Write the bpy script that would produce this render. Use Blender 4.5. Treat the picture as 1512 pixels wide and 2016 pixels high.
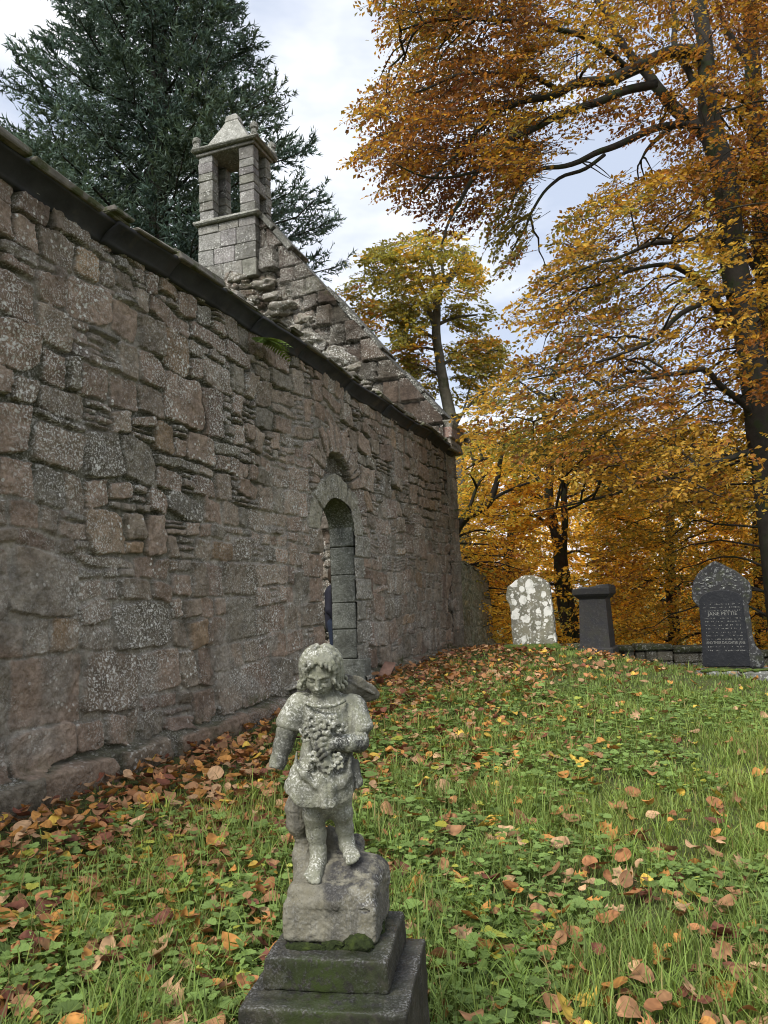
import bpy, math, random
import numpy as np
from mathutils import Matrix, Vector
for o in list(bpy.data.objects): bpy.data.objects.remove(o)
SC = bpy.context.scene; COL = SC.collection
R_ = math.radians
random.seed(7); RNG = np.random.default_rng(7)

# ------------------------------------------------------------------ camera
CZ, PITCH, ROLL, FPX, PW, PH = 1.4, 6.2, 2.2, 1514.0, 1512, 2016
_p, _r = R_(PITCH), R_(ROLL)
_R0 = np.array([1, 0, 0.]); CF = np.array([0, math.cos(_p), math.sin(_p)]); _U0 = np.array([0, -math.sin(_p), math.cos(_p)])
CR = _R0*math.cos(_r) - _U0*math.sin(_r); CU = _U0*math.cos(_r) + _R0*math.sin(_r)
cd = bpy.data.cameras.new('camera'); cam = bpy.data.objects.new('camera', cd); COL.objects.link(cam)
M = Matrix.Identity(4)
for i in range(3):
    M[i][0] = CR[i]; M[i][1] = CU[i]; M[i][2] = -CF[i]
M[2][3] = CZ
cam.matrix_world = M
cd.sensor_fit = 'VERTICAL'; cd.sensor_height = 36.0; cd.lens = 36.0*FPX/PH
cd.clip_start = 0.05; cd.clip_end = 2000
cd.dof.use_dof = False
SC.camera = cam
# ------------------------------------------------------------------ sky, sun, exposure
SUN_EL, SUN_AZ = 46, 212          # azimuth measured from +Y towards +X
w = bpy.data.worlds.new('World'); SC.world = w; w.use_nodes = True
nt = w.node_tree; nt.nodes.clear()
def nn(t, ty, loc=None, **kw):
    n = t.nodes.new(ty)
    for k, v in kw.items():
        if k.startswith('i_'):
            key = k[2:]
            key = int(key) if key.isdigit() else key.replace('_', ' ')
            if hasattr(v, 'is_linked') or isinstance(v, bpy.types.NodeSocket): t.links.new(v, n.inputs[key])
            else: n.inputs[key].default_value = v
        else: setattr(n, k, v)
    return n
sky = nn(nt, 'ShaderNodeTexSky', sky_type='NISHITA', sun_disc=False, sun_elevation=R_(SUN_EL), sun_rotation=R_(SUN_AZ), air_density=1.0, dust_density=2.0, ozone_density=2.0)
tc = nn(nt, 'ShaderNodeTexCoord')
mp = nn(nt, 'ShaderNodeMapping', i_Vector=tc.outputs['Generated']); mp.inputs['Scale'].default_value = (1, 1, 2.2); mp.inputs['Location'].default_value = (.35, .1, .2)
cl = nn(nt, 'ShaderNodeTexNoise', i_Vector=mp.outputs[0], i_Scale=1.7, i_Detail=6.0, i_Roughness=.55)
cr = nn(nt, 'ShaderNodeMapRange', i_Value=cl.outputs[0]); cr.inputs[1].default_value = .42; cr.inputs[2].default_value = .60; cr.clamp = True
b1 = nn(nt, 'ShaderNodeBackground', i_Color=sky.outputs[0], i_Strength=0.05)
b2 = nn(nt, 'ShaderNodeBackground', i_Color=(.98, .985, 1, 1), i_Strength=0.66)
b3 = nn(nt, 'ShaderNodeBackground', i_Color=(.68, .76, .92, 1), i_Strength=0.60)
mxa = nn(nt, 'ShaderNodeMixShader', i_0=.72, i_1=b1.outputs[0], i_2=b3.outputs[0])
mx = nn(nt, 'ShaderNodeMixShader', i_0=cr.outputs[0], i_1=mxa.outputs[0], i_2=b2.outputs[0])
out = nn(nt, 'ShaderNodeOutputWorld', i_Surface=mx.outputs[0])
sd = bpy.data.lights.new('sun', 'SUN'); sd.energy = 2.1; sd.angle = R_(24); sd.color = (1, .965, .90)
sun = bpy.data.objects.new('sun', sd); COL.objects.link(sun)
_sv = Vector((math.sin(R_(SUN_AZ))*math.cos(R_(SUN_EL)), math.cos(R_(SUN_AZ))*math.cos(R_(SUN_EL)), math.sin(R_(SUN_EL))))
sun.rotation_euler = _sv.to_track_quat('Z', 'Y').to_euler(); sun.location = (0, 0, 30)
SC.view_settings.view_transform = 'Standard'; SC.view_settings.look = 'None'; SC.view_settings.gamma = 1
SC.view_settings.exposure = 1.05
SC.cycles.max_bounces = 6; SC.cycles.diffuse_bounces = 3; SC.cycles.glossy_bounces = 2; SC.cycles.transmission_bounces = 3
SC.cycles.transparent_max_bounces = 4; SC.cycles.caustics_reflective = False; SC.cycles.caustics_refractive = False
SC.cycles.sample_clamp_indirect = 6; SC.cycles.pixel_filter_type = 'BLACKMAN_HARRIS'; SC.cycles.filter_width = 1.05

# ------------------------------------------------------------------ helpers
def at(u, v, Y):
    """world point seen at photo pixel (u, v) at distance Y in front of the camera"""
    d = CF + CR*(u - PW/2)/FPX - CU*(v - PH/2)/FPX
    P = d/d[1]*Y; P[2] += CZ
    return P
def proj(P):
    P = np.asarray(P, float) - np.array([0, 0, CZ]); z = P @ CF
    return PW/2 + FPX*(P @ CR)/z, PH/2 - FPX*(P @ CU)/z, z
_T = np.random.default_rng(11).random(65536).astype(np.float32)
def vnoise(P, seed=0):
    P = np.asarray(P, np.float32); I = np.floor(P).astype(np.int64); f = P - I; f = f*f*(3 - 2*f)
    def h(dx, dy, dz):
        return _T[((I[:, 0]+dx)*73856093 ^ (I[:, 1]+dy)*19349663 ^ (I[:, 2]+dz)*83492791 ^ seed*2654435) & 65535]
    x, y, z = f[:, 0], f[:, 1], f[:, 2]
    a = h(0,0,0)*(1-x) + h(1,0,0)*x; b = h(0,1,0)*(1-x) + h(1,1,0)*x
    c = h(0,0,1)*(1-x) + h(1,0,1)*x; d = h(0,1,1)*(1-x) + h(1,1,1)*x
    return ((a*(1-y) + b*y)*(1-z) + (c*(1-y) + d*y)*z)*2 - 1
def fbm(P, sc=1.0, oc=3, seed=0, g=.5):
    P = np.asarray(P, np.float32)*sc; r = 0; a = 1.0
    for k in range(oc):
        r = r + a*vnoise(P, seed + k*17); P = P*2.03 + 13.7; a *= g
    return r
def unit(a): return a/(np.linalg.norm(a, axis=-1, keepdims=True) + 1e-9)
def sst(a, b, x): t = np.clip((x - a)/(b - a), 0, 1); return t*t*(3 - 2*t)
def wloc(o):
    v = np.zeros(3)
    while o is not None: v += np.array(o.location); o = o.parent
    return v
def tag(o, label=None, cat=None, group=None, kind=None):
    if label: o['label'] = label
    if cat: o['category'] = cat
    if group: o['group'] = group
    if kind: o['kind'] = kind
    return o
def empty(name, loc, label=None, cat=None, group=None):
    o = bpy.data.objects.new(name, None); COL.objects.link(o); o.location = loc; o.empty_display_size = .2
    return tag(o, label, cat, group)
def mk(name, V, F, m=None, parent=None, smooth=True, cols=None, dom='POINT', mi=None):
    """one mesh object; F is an (n,k) array or a list of such arrays; cols = {attribute: (n,4) array}"""
    V = np.asarray(V, np.float32).reshape(-1, 3)
    if parent is not None: V = V - wloc(parent).astype(np.float32)
    Fs = F if isinstance(F, list) else [F]
    Fs = [np.asarray(f, np.int32) for f in Fs if len(f)]
    me = bpy.data.meshes.new(name)
    me.vertices.add(len(V)); me.vertices.foreach_set('co', V.ravel())
    nl = sum(f.size for f in Fs); npoly = sum(len(f) for f in Fs)
    me.loops.add(nl); me.polygons.add(npoly)
    me.loops.foreach_set('vertex_index', np.concatenate([f.ravel() for f in Fs]))
    tot = np.concatenate([np.full(len(f), f.shape[1], np.int32) for f in Fs])
    st = np.concatenate([[0], np.cumsum(tot)[:-1]]).astype(np.int32)
    me.polygons.foreach_set('loop_start', st)
    me.polygons.foreach_set('use_smooth', np.full(npoly, bool(smooth)))
    if mi is not None: me.polygons.foreach_set('material_index', np.asarray(mi, np.int32))
    me.update(calc_edges=True)
    if cols:
        for k, c in cols.items():
            a = me.attributes.new(k, 'FLOAT_COLOR', dom)
            c = np.asarray(c, np.float32)
            if c.shape[1] == 3: c = np.concatenate([c, np.ones((len(c), 1), np.float32)], 1)
            a.data.foreach_set('color', c.ravel())
    ms = m if isinstance(m, (list, tuple)) else [m]
    for x in ms:
        if x: me.materials.append(x)
    o = bpy.data.objects.new(name, me); COL.objects.link(o)
    if parent is not None: o.parent = parent
    return o
class MB:
    """collects shapes into one mesh"""
    def __init__(s): s.V = []; s.F = {}; s.n = 0; s.C = []; s.wx = [.5, .15, 0, 0]
    def add(s, V, F, col=None):
        V = np.asarray(V, float).reshape(-1, 3)
        for f in (F if isinstance(F, list) else [F]):
            f = np.asarray(f)
            if len(f): s.F.setdefault(f.shape[1], []).append(f + s.n)
        s.V.append(V); s.n += len(V)
        s.C.append(np.tile(np.asarray(col if col is not None else (1, 1, 1, 0), float), (len(V), 1)))
    def build(s, name, m, parent=None, smooth=True, attr=None):
        V = np.concatenate(s.V); F = [np.concatenate(f) for f in s.F.values()]
        return mk(name, V, F, m, parent, smooth, {attr: np.concatenate(s.C), 'wx': np.tile(s.wx, (len(V), 1))} if attr else None)
def cbox(lo, hi, b=.01, jit=0.0):
    """chamfered box in local coordinates"""
    lo = np.array(lo, float); hi = np.array(hi, float); b = min(b, .45*min(hi - lo))
    V = []; idx = {}
    for sx in (0, 1):
        for sy in (0, 1):
            for sz in (0, 1):
                c = np.where([sx, sy, sz], hi, lo); sg = np.where([sx, sy, sz], -1, 1)
                if jit: c = c + RNG.uniform(-jit, jit, 3)
                for ax in range(3):
                    p = c + sg*b; p[ax] = c[ax]; idx[(sx, sy, sz, ax)] = len(V); V.append(p)
    Q, Tt = [], []
    for ax in range(3):
        o1, o2 = [(1, 2), (2, 0), (0, 1)][ax]
        for s in (0, 1):
            f = []
            for (p, q) in ((0, 0), (1, 0), (1, 1), (0, 1)):
                k = [0, 0, 0]; k[ax] = s; k[o1] = p; k[o2] = q; f.append(idx[(*k, ax)])
            Q.append(f if s else f[::-1])
        for p in (0, 1):
            for q in (0, 1):
                k0 = [0, 0, 0]; k0[o1] = p; k0[o2] = q; k1 = list(k0); k1[ax] = 1
                f = [idx[(*k0, o1)], idx[(*k1, o1)], idx[(*k1, o2)], idx[(*k0, o2)]]
                Q.append(f if (p ^ q) else f[::-1])
    for s in idx:
        if s[3] == 0:
            f = [idx[(*s[:3], 0)], idx[(*s[:3], 1)], idx[(*s[:3], 2)]]
            Tt.append(f if (s[0] ^ s[1] ^ s[2]) else f[::-1])
    return np.array(V), [np.array(Q), np.array(Tt)]
def tube(P, r, n=8, cap=True):
    P = np.asarray(P, float); r = np.broadcast_to(np.asarray(r, float), (len(P),))
    t = np.gradient(P, axis=0); t /= np.linalg.norm(t, axis=1)[:, None] + 1e-9
    u = np.cross(t, [0.13, .22, .97]); nu = np.linalg.norm(u, axis=1); bad = nu < .05
    u[bad] = np.cross(t[bad], [1, 0, 0]); u /= np.linalg.norm(u, axis=1)[:, None]
    for i in range(1, len(u)):
        u[i] = u[i-1] - t[i]*(u[i-1] @ t[i]); u[i] /= np.linalg.norm(u[i]) + 1e-9
    v = np.cross(t, u); a = np.arange(n)/n*2*math.pi
    V = (P[:, None] + r[:, None, None]*(np.cos(a)[None, :, None]*u[:, None] + np.sin(a)[None, :, None]*v[:, None])).reshape(-1, 3)
    k = np.arange(len(P)-1)[:, None]*n; j = np.arange(n)[None]; j2 = (j+1) % n
    F = np.stack([k+j, k+j2, k+n+j2, k+n+j], -1).reshape(-1, 4)
    fs = [F]
    if cap:
        e = (len(P)-1)*n; V = np.concatenate([V, [P[0], P[-1]]]); m = len(V)
        jj = np.arange(n); fs.append(np.concatenate([np.stack([np.full(n, m-2), (jj+1) % n, jj], 1), np.stack([np.full(n, m-1), e+jj, e+(jj+1) % n], 1)]))
    return V, fs
def smooth_path(P, k=4):
    """Catmull-Rom through points (any number of columns)"""
    P = np.asarray(P, float); Q = np.concatenate([[2*P[0]-P[1]], P, [2*P[-1]-P[-2]]]); o = []
    for i in range(1, len(Q)-2):
        for t in np.arange(k)/k:
            a, b, c, d = Q[i-1:i+3]
            o.append(.5*(2*b + (c-a)*t + (2*a-5*b+4*c-d)*t*t + (3*b-a-3*c+d)*t**3))
    o.append(P[-1]); return np.array(o)
def blob(c, r, seed=0, n=2, rough=.25):
    """rough stone lump: subdivided octahedron with noise"""
    V = np.array([[1,0,0],[-1,0,0],[0,1,0],[0,-1,0],[0,0,1],[0,0,-1]], float)
    F = [[0,2,4],[2,1,4],[1,3,4],[3,0,4],[2,0,5],[1,2,5],[3,1,5],[0,3,5]]
    for _ in range(n):
        mid = {}; V = list(V); G = []
        def m(a, b):
            k = (min(a, b), max(a, b))
            if k not in mid: p = V[a] + V[b]; V.append(p/np.linalg.norm(p)); mid[k] = len(V)-1
            return mid[k]
        for a, b, cc in F:
            x, y, z = m(a, b), m(b, cc), m(cc, a); G += [[a, x, z], [x, b, y], [z, y, cc], [x, y, z]]
        F = G; V = np.array(V)
    V = np.sign(V)*np.abs(V)**.75
    V = V*(1 + rough*fbm(V + seed*7.3, 1.3, 3, seed))[:, None]
    return V*np.asarray(r) + np.asarray(c), np.array(F)

# ------------------------------------------------------------------ sculpting with distance fields
class Field:
    def __init__(s, lo, hi, h):
        s.lo = np.array(lo, float); s.h = h; s.n = np.ceil((np.array(hi) - s.lo)/h).astype(int) + 1
        s.ax = [(s.lo[i] + h*np.arange(s.n[i])).astype(np.float32) for i in range(3)]
        s.d = np.full(s.n, 1.0, np.float32)
    def sub(s, c, r):
        a = np.clip(((np.array(c) - r - s.lo)/s.h).astype(int), 0, s.n); b = np.clip(((np.array(c) + r - s.lo)/s.h).astype(int) + 2, 0, s.n)
        sl = tuple(slice(a[i], b[i]) for i in range(3))
        return sl, (s.ax[0][sl[0]][:, None, None], s.ax[1][sl[1]][None, :, None], s.ax[2][sl[2]][None, None, :])
    def comb(s, sl, e, k, op):
        d = s.d[sl]
        if d.size == 0: return
        if op == '-': e = -e; 
        if op in '+':
            if k > 0:
                hh = np.clip(.5 + .5*(d - e)/k, 0, 1); s.d[sl] = d*(1-hh) + e*hh - k*hh*(1-hh)
            else: s.d[sl] = np.minimum(d, e)
        else:
            if k > 0:
                hh = np.clip(.5 - .5*(d - e)/k, 0, 1); s.d[sl] = d*(1-hh) + e*hh + k*hh*(1-hh)
            else: s.d[sl] = np.maximum(d, e)
    def ell(s, c, r, k=.01, op='+', R=None):
        """ellipsoid; R rows = local axes"""
        r = np.broadcast_to(np.asarray(r, float), (3,)); m = r.max()*1.05 + k*1.5 + .004
        sl, (X, Y, Z) = s.sub(c, m); x, y, z = X - c[0], Y - c[1], Z - c[2]
        if R is not None: x, y, z = (R[i][0]*x + R[i][1]*y + R[i][2]*z for i in range(3))
        k0 = np.sqrt((x/r[0])**2 + (y/r[1])**2 + (z/r[2])**2); k1 = np.sqrt((x/r[0]**2)**2 + (y/r[1]**2)**2 + (z/r[2]**2)**2)
        s.comb(sl, k0*(k0 - 1)/(k1 + 1e-6), k, op)
    def cap(s, a, b, ra, rb=None, k=.01, op='+', flat=None):
        """tapered capsule; flat = (axis vector, factor) squashes the section along that axis"""
        a = np.asarray(a, float); b = np.asarray(b, float); rb = ra if rb is None else rb
        c = (a+b)/2; m = np.abs(b-a)/2 + max(ra, rb) + k*1.5 + .004
        sl, (X, Y, Z) = s.sub(c, m); ba = b - a; L = ba @ ba + 1e-12
        x, y, z = X - a[0], Y - a[1], Z - a[2]
        t = np.clip((x*ba[0] + y*ba[1] + z*ba[2])/L, 0, 1)
        dx, dy, dz = x - t*ba[0], y - t*ba[1], z - t*ba[2]
        q = dx*dx + dy*dy + dz*dz; sc = 1
        if flat is not None:
            n, f = np.asarray(flat[0], float), flat[1]; n = n/np.linalg.norm(n); p = dx*n[0] + dy*n[1] + dz*n[2]
            q = q + p*p*(f*f - 1)
        s.comb(sl, np.sqrt(q) - (ra + (rb-ra)*t), k, op)
    def chain(s, P, r, k=.01, op='+', flat=None):
        for i in range(len(P)-1): s.cap(P[i], P[i+1], r[i], r[i+1], k, op, flat)
    def box(s, c, hs, rnd=.01, k=.01, op='+', R=None):
        hs = np.asarray(hs, float); m = np.linalg.norm(hs) + rnd + k*1.5 + .004
        sl, (X, Y, Z) = s.sub(c, m); x, y, z = X - c[0], Y - c[1], Z - c[2]
        if R is not None: x, y, z = (R[i][0]*x + R[i][1]*y + R[i][2]*z for i in range(3))
        x, y, z = np.abs(x) - hs[0] + rnd, np.abs(y) - hs[1] + rnd, np.abs(z) - hs[2] + rnd
        x, y, z = np.broadcast_arrays(x, y, z)
        e = np.sqrt(np.maximum(x, 0)**2 + np.maximum(y, 0)**2 + np.maximum(z, 0)**2) + np.minimum(np.maximum(np.maximum(x, y), z), 0) - rnd
        s.comb(sl, e, k, op)
    def plane(s, c, n, op='-', k=.0, ball=None):
        """cut away the side the normal points to"""
        n = np.asarray(n, float); n = n/np.linalg.norm(n)
        sl, (X, Y, Z) = s.sub(c, ball if ball else 9)
        e = -((X-c[0])*n[0] + (Y-c[1])*n[1] + (Z-c[2])*n[2])
        if ball: e = np.maximum(e, np.sqrt((X-c[0])**2 + (Y-c[1])**2 + (Z-c[2])**2) - ball)
        s.comb(sl, e, k, '-')
    def mesh(s):
        d = s.d; sg = d < 0
        n = np.array(d.shape) - 1
        cnt = np.zeros(n, np.int8)
        C = [(i, j, k) for i in (0, 1) for j in (0, 1) for k in (0, 1)]
        for i, j, k in C: cnt += sg[i:n[0]+i, j:n[1]+j, k:n[2]+k]
        act = (cnt > 0) & (cnt < 8); I = np.argwhere(act)
        ids = np.full(n, -1, np.int64); ids[act] = np.arange(len(I))
        acc = np.zeros((len(I), 3)); num = np.zeros(len(I))
        for a in C:
            for ax in range(3):
                if a[ax]: continue
                b = list(a); b[ax] = 1
                da = d[I[:, 0]+a[0], I[:, 1]+a[1], I[:, 2]+a[2]]; db = d[I[:, 0]+b[0], I[:, 1]+b[1], I[:, 2]+b[2]]
                m = (da < 0) != (db < 0); t = da[m]/(da[m] - db[m])
                p = np.tile(np.array(a, float), (m.sum(), 1)); p[:, ax] += t
                acc[m] += p; num[m] += 1
        V = s.lo + s.h*(I + acc/num[:, None])
        Fs = []
        for ax in range(3):
            o1, o2 = (ax+1) % 3, (ax+2) % 3
            A = [slice(None)]*3; B = [slice(None)]*3; A[ax] = slice(0, -1); B[ax] = slice(1, None)
            ch = sg[tuple(A)] != sg[tuple(B)]
            E = np.argwhere(ch); E = E[(E[:, o1] > 0) & (E[:, o2] > 0) & (E[:, o1] < n[o1]) & (E[:, o2] < n[o2])]
            ins = sg[tuple(E.T)]
            q = []
            for (x, y) in ((-1, -1), (0, -1), (0, 0), (-1, 0)):
                J = E.copy(); J[:, o1] += x; J[:, o2] += y; q.append(ids[tuple(J.T)])
            q = np.stack(q, 1); q[~ins] = q[~ins][:, ::-1]; Fs.append(q)
        return V, np.concatenate(Fs)
def vnormals(V, F):
    n = np.zeros_like(V); 
    fn = np.cross(V[F[:, 2]] - V[F[:, 0]], V[F[:, 3]] - V[F[:, 1]])
    for i in range(4): np.add.at(n, F[:, i], fn)
    return n/(np.linalg.norm(n, axis=1)[:, None] + 1e-12)
# ------------------------------------------------------------------ materials
def new_mat(name):
    m = bpy.data.materials.new(name); m.use_nodes = True; t = m.node_tree; t.nodes.clear()
    b = nn(t, 'ShaderNodeBsdfPrincipled'); o = nn(t, 'ShaderNodeOutputMaterial', i_Surface=b.outputs[0])
    b.inputs['Roughness'].default_value = .9; b.inputs['Specular IOR Level'].default_value = .25
    return m, t, b, o
def noise(t, vec, sc, det=3, rough=.55, dist=0.0):
    return nn(t, 'ShaderNodeTexNoise', i_Vector=vec, i_Scale=float(sc), i_Detail=float(det), i_Roughness=rough, i_Distortion=dist).outputs[0]
def ramp(t, v, a, b, lo=0.0, hi=1.0):
    r = nn(t, 'ShaderNodeMapRange', i_Value=v); r.clamp = True
    for k, x in zip((1, 2, 3, 4), (a, b, lo, hi)): r.inputs[k].default_value = x
    return r.outputs[0]
def mix(t, f, a, b, mode='MIX'):
    n = nn(t, 'ShaderNodeMix', data_type='RGBA', blend_type=mode)
    for k, x in ((0, f), (6, a), (7, b)):
        if isinstance(x, bpy.types.NodeSocket): t.links.new(x, n.inputs[k])
        else: n.inputs[k].default_value = x if not isinstance(x, tuple) else (*x[:3], 1)
    return n.outputs[2]
def mth(t, op, a, b=0.0):
    n = nn(t, 'ShaderNodeMath', operation=op)
    for k, x in ((0, a), (1, b)):
        if isinstance(x, bpy.types.NodeSocket): t.links.new(x, n.inputs[k])
        else: n.inputs[k].default_value = x
    return n.outputs[0]
def bump(t, b, h, s=.3, d=.01):
    n = nn(t, 'ShaderNodeBump', i_Height=h, i_Strength=s, i_Distance=d); t.links.new(n.outputs[0], b.inputs['Normal'])
def pos(t): return nn(t, 'ShaderNodeTexCoord').outputs['Object']
def attr(t, name): return nn(t, 'ShaderNodeAttribute', attribute_name=name)

def masonry_mat(name, lich=.5, lcol=(.40, .39, .36), tint=1.0, sc=1.0):
    m, t, b, o = new_mat(name); p = pos(t); a = attr(t, 'col'); wx = attr(t, 'wx')
    sep = nn(t, 'ShaderNodeSeparateColor', i_Color=wx.outputs[0])
    c = a.outputs[0]
    n1 = noise(t, p, 9*sc, 5, .6); n2 = noise(t, p, 70*sc, 4, .65); n3 = noise(t, p, 30*sc, 3, .6); n4 = noise(t, p, 1.5*sc, 4, .65)
    v = nn(t, 'ShaderNodeHueSaturation', i_Color=c); t.links.new(ramp(t, n1, .3, .7, .62*tint, 1.32*tint), v.inputs['Value'])
    c = v.outputs[0]
    c = mix(t, ramp(t, n3, .35, .62, .0, .7), c, mix(t, 1.0, c, (.62, .60, .57), 'MULTIPLY'))
    lf = mth(t, 'MULTIPLY', ramp(t, n2, .53, .575), ramp(t, n4, .40, .60, .08, 1.1))
    lf = mth(t, 'MULTIPLY', lf, mth(t, 'MULTIPLY', sep.outputs[0], lich*1.5))
    c = mix(t, lf, c, lcol)
    vo = nn(t, 'ShaderNodeTexVoronoi', i_Vector=p, i_Scale=26.0*sc, feature='F1', distance='EUCLIDEAN')
    spot = mth(t, 'MULTIPLY', ramp(t, vo.outputs['Distance'], .34, .24), ramp(t, noise(t, p, 5*sc, 2), .5, .6))
    spot = mth(t, 'MULTIPLY', spot, mth(t, 'MULTIPLY', sep.outputs[0], lich*1.3))
    c = mix(t, spot, c, tuple(x*1.15 for x in lcol))
    mo = mth(t, 'MULTIPLY', ramp(t, noise(t, p, 14*sc, 4), .40, .58), sep.outputs[1])
    c = mix(t, mo, c, (.055, .06, .022))
    t.links.new(c, b.inputs['Base Color'])
    h = mth(t, 'ADD', mth(t, 'MULTIPLY', n2, .5), n3)
    bump(t, b, h, 1.0, .016)
    return m
def simple_mat(name, col, var=.3, sc=12, rough=.9, bs=.4, bd=.01, col2=None, a=.45, bb=.6, spec=.25):
    m, t, b, o = new_mat(name); p = pos(t)
    n1 = noise(t, p, sc, 5, .6); n2 = noise(t, p, sc*5, 4, .6)
    v = nn(t, 'ShaderNodeHueSaturation', i_Color=(*col, 1)); t.links.new(ramp(t, n1, .3, .7, 1-var, 1+var), v.inputs['Value'])
    c = v.outputs[0]
    if col2: c = mix(t, ramp(t, noise(t, p, sc*.6, 5, .65), a, bb), c, col2)
    t.links.new(c, b.inputs['Base Color']); b.inputs['Roughness'].default_value = rough; b.inputs['Specular IOR Level'].default_value = spec
    bump(t, b, mth(t, 'ADD', n1, mth(t, 'MULTIPLY', n2, .5)), bs, bd)
    return m
def leaf_mat(name, trans=.45, rough=.6, gain=1.0):
    m, t, b, o = new_mat(name); a = attr(t, 'col'); c = a.outputs[0]
    b.inputs['Roughness'].default_value = rough; t.links.new(c, b.inputs['Base Color'])
    tr = nn(t, 'ShaderNodeBsdfTranslucent'); t.links.new(mix(t, 1.0, c, (1.25*gain, 1.1*gain, .7*gain), 'MULTIPLY'), tr.inputs[0])
    mx = nn(t, 'ShaderNodeMixShader', i_0=trans, i_1=b.outputs[0], i_2=tr.outputs[0]); t.links.new(mx.outputs[0], o.inputs[0])
    return m
MAT = {}
MAT['wall'] = masonry_mat('rubble_masonry', .95, (.50, .49, .45), 1.2)
MAT['ashlar'] = masonry_mat('grey_lichen_ashlar', 1.15, (.58, .58, .55), 1.0, .75)
MAT['leaf'] = leaf_mat('autumn_leaf', .5)
MAT['leaf_far'] = leaf_mat('brightened_far_leaf', .58, .6, 1.05)  # lifted translucent tint stands in for light the far trees miss
MAT['needle'] = leaf_mat('conifer_needle', .2)
MAT['grass'] = leaf_mat('grass_blade', .35)
MAT['litter'] = leaf_mat('fallen_leaf', .12, .7)
MAT['bark'] = simple_mat('beech_bark', (.036, .032, .027), .35, 7, .9, .5, .02, (.03, .04, .018), .5, .62)
MAT['bark_pale'] = simple_mat('sycamore_bark', (.10, .095, .075), .35, 5, .9, .5, .02, (.05, .06, .03), .5, .62)
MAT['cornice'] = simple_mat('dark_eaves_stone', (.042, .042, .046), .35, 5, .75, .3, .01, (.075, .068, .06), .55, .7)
MAT['slate'] = simple_mat('wallhead_slate', (.17, .155, .135), .4, 10, .9, .5, .012, (.07, .075, .035), .5, .6)
MAT['moss'] = simple_mat('moss', (.020, .028, .008), .5, 60, 1.0, .8, .008, (.04, .055, .012), .5, .62)
MAT['moss_bright'] = simple_mat('bright_moss', (.06, .10, .02), .5, 40, 1.0, .8, .01, (.12, .12, .03), .5, .62)
MAT['cloth_dark'] = simple_mat('dark_jacket', (.012, .012, .02), .2, 30, .8, .2, .004)
MAT['jeans'] = simple_mat('blue_jeans', (.016, .022, .04), .2, 60, .9, .2, .003)
MAT['skin'] = simple_mat('skin', (.45, .28, .2), .1, 30, .6, .1, .002)
MAT['hair'] = simple_mat('brown_hair', (.03, .02, .012), .3, 60, .7, .3, .004)
MAT['boot'] = simple_mat('brown_boot', (.03, .018, .01), .2, 40, .6, .2, .003)
# ------------------------------------------------------------------ ground
WA = R_(19.2); WD = np.array([math.sin(WA), math.cos(WA), 0]); WN = np.array([math.cos(WA), -math.sin(WA), 0]); WOFF = -3.474
def wpt(s, o, z):
    """chapel frame: s along the side wall, o outward from its face, z up"""
    s, o, z = np.broadcast_arrays(np.asarray(s, float), np.asarray(o, float), np.asarray(z, float))
    return s[..., None]*WD + (WOFF + o)[..., None]*WN + z[..., None]*np.array([0, 0, 1.0])
_g = np.array([(-2.16,4.35,.29),(-1.57,6.05,.28),(-.54,9.0,.38),(.4,11.6,.36),(1.29,14.27,.30),(2.35,12.5,.455),(3.5,13,.315),(4.4,10.8,.13),(0,2,0),(-1.5,2,.13),(2,2,-.08),
  (2,5,.02),(1,8,.25),(3,8.5,.14),(6,8,-.1),(6,11.5,.0),(-3.6,1,.25),(3,14.6,.22),(4.5,14.5,-.02),(6.6,14.2,-.12),(5.6,12.5,-.03),(4.6,12.9,-.02),(3.9,13.7,.04),(1.8,17,.1),(-3,13,.4),(-5,8,.45),(-8,14,.4),(10,6,-.3),(-8,0,.3),(8,0,-.2),(0,-3,-.1),(10,16,-.5),(-6,20,.2)])
def _U(r2): return np.where(r2 > 1e-9, r2*np.log(r2 + 1e-12), 0)
_n = len(_g); _K = np.zeros((_n+3, _n+3)); _K[:_n, :_n] = _U(((_g[:, None, :2] - _g[None, :, :2])**2).sum(-1)) + .3*np.eye(_n)
_K[:_n, _n] = 1; _K[:_n, _n+1:] = _g[:, :2]; _K[_n, :_n] = 1; _K[_n+1:, :_n] = _g[:, :2].T
_W = np.linalg.solve(_K, np.concatenate([_g[:, 2], [0, 0, 0]]))
def gz(x, y):
    x, y = np.broadcast_arrays(np.asarray(x, float), np.asarray(y, float)); sh = x.shape; x = x.ravel(); y = y.ravel(); o = np.zeros(len(x))
    xc = np.clip(x, -8, 10); yc = np.clip(y, -3, 17)
    for i in range(0, len(x), 100000):
        a, b = xc[i:i+100000], yc[i:i+100000]
        o[i:i+100000] = _U((a[:, None]-_g[:, 0])**2 + (b[:, None]-_g[:, 1])**2) @ _W[:_n] + _W[_n] + a*_W[_n+1] + b*_W[_n+2]
    P = np.stack([x, y, 0*x], 1); o = o + .022*fbm(P, 1.1, 2, 5)*(np.hypot(x, y) < 30)
    far = np.clip(y - 15.5, 0, 30)
    o = o - 2.2*sst(0, 9, far) - .6*sst(8, 30, far)
    return o.reshape(sh)
def axis(a, b, fine, lo, hi, k=1.18):
    xs = list(np.arange(lo, hi + 1e-6, fine)); st = fine
    while xs[-1] < b: st *= k; xs.append(xs[-1] + st)
    st = fine
    while xs[0] > a: st *= k; xs.insert(0, xs[0] - st)
    return np.array(xs)
gx = axis(-600, 600, .12, -9, 11); gy = axis(-600, 900, .12, -3, 20)
GX, GY = np.meshgrid(gx, gy, indexing='ij'); GZ = gz(GX, GY)
i, j = np.meshgrid(np.arange(len(gx)-1), np.arange(len(gy)-1), indexing='ij'); k = i*len(gy) + j
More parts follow.
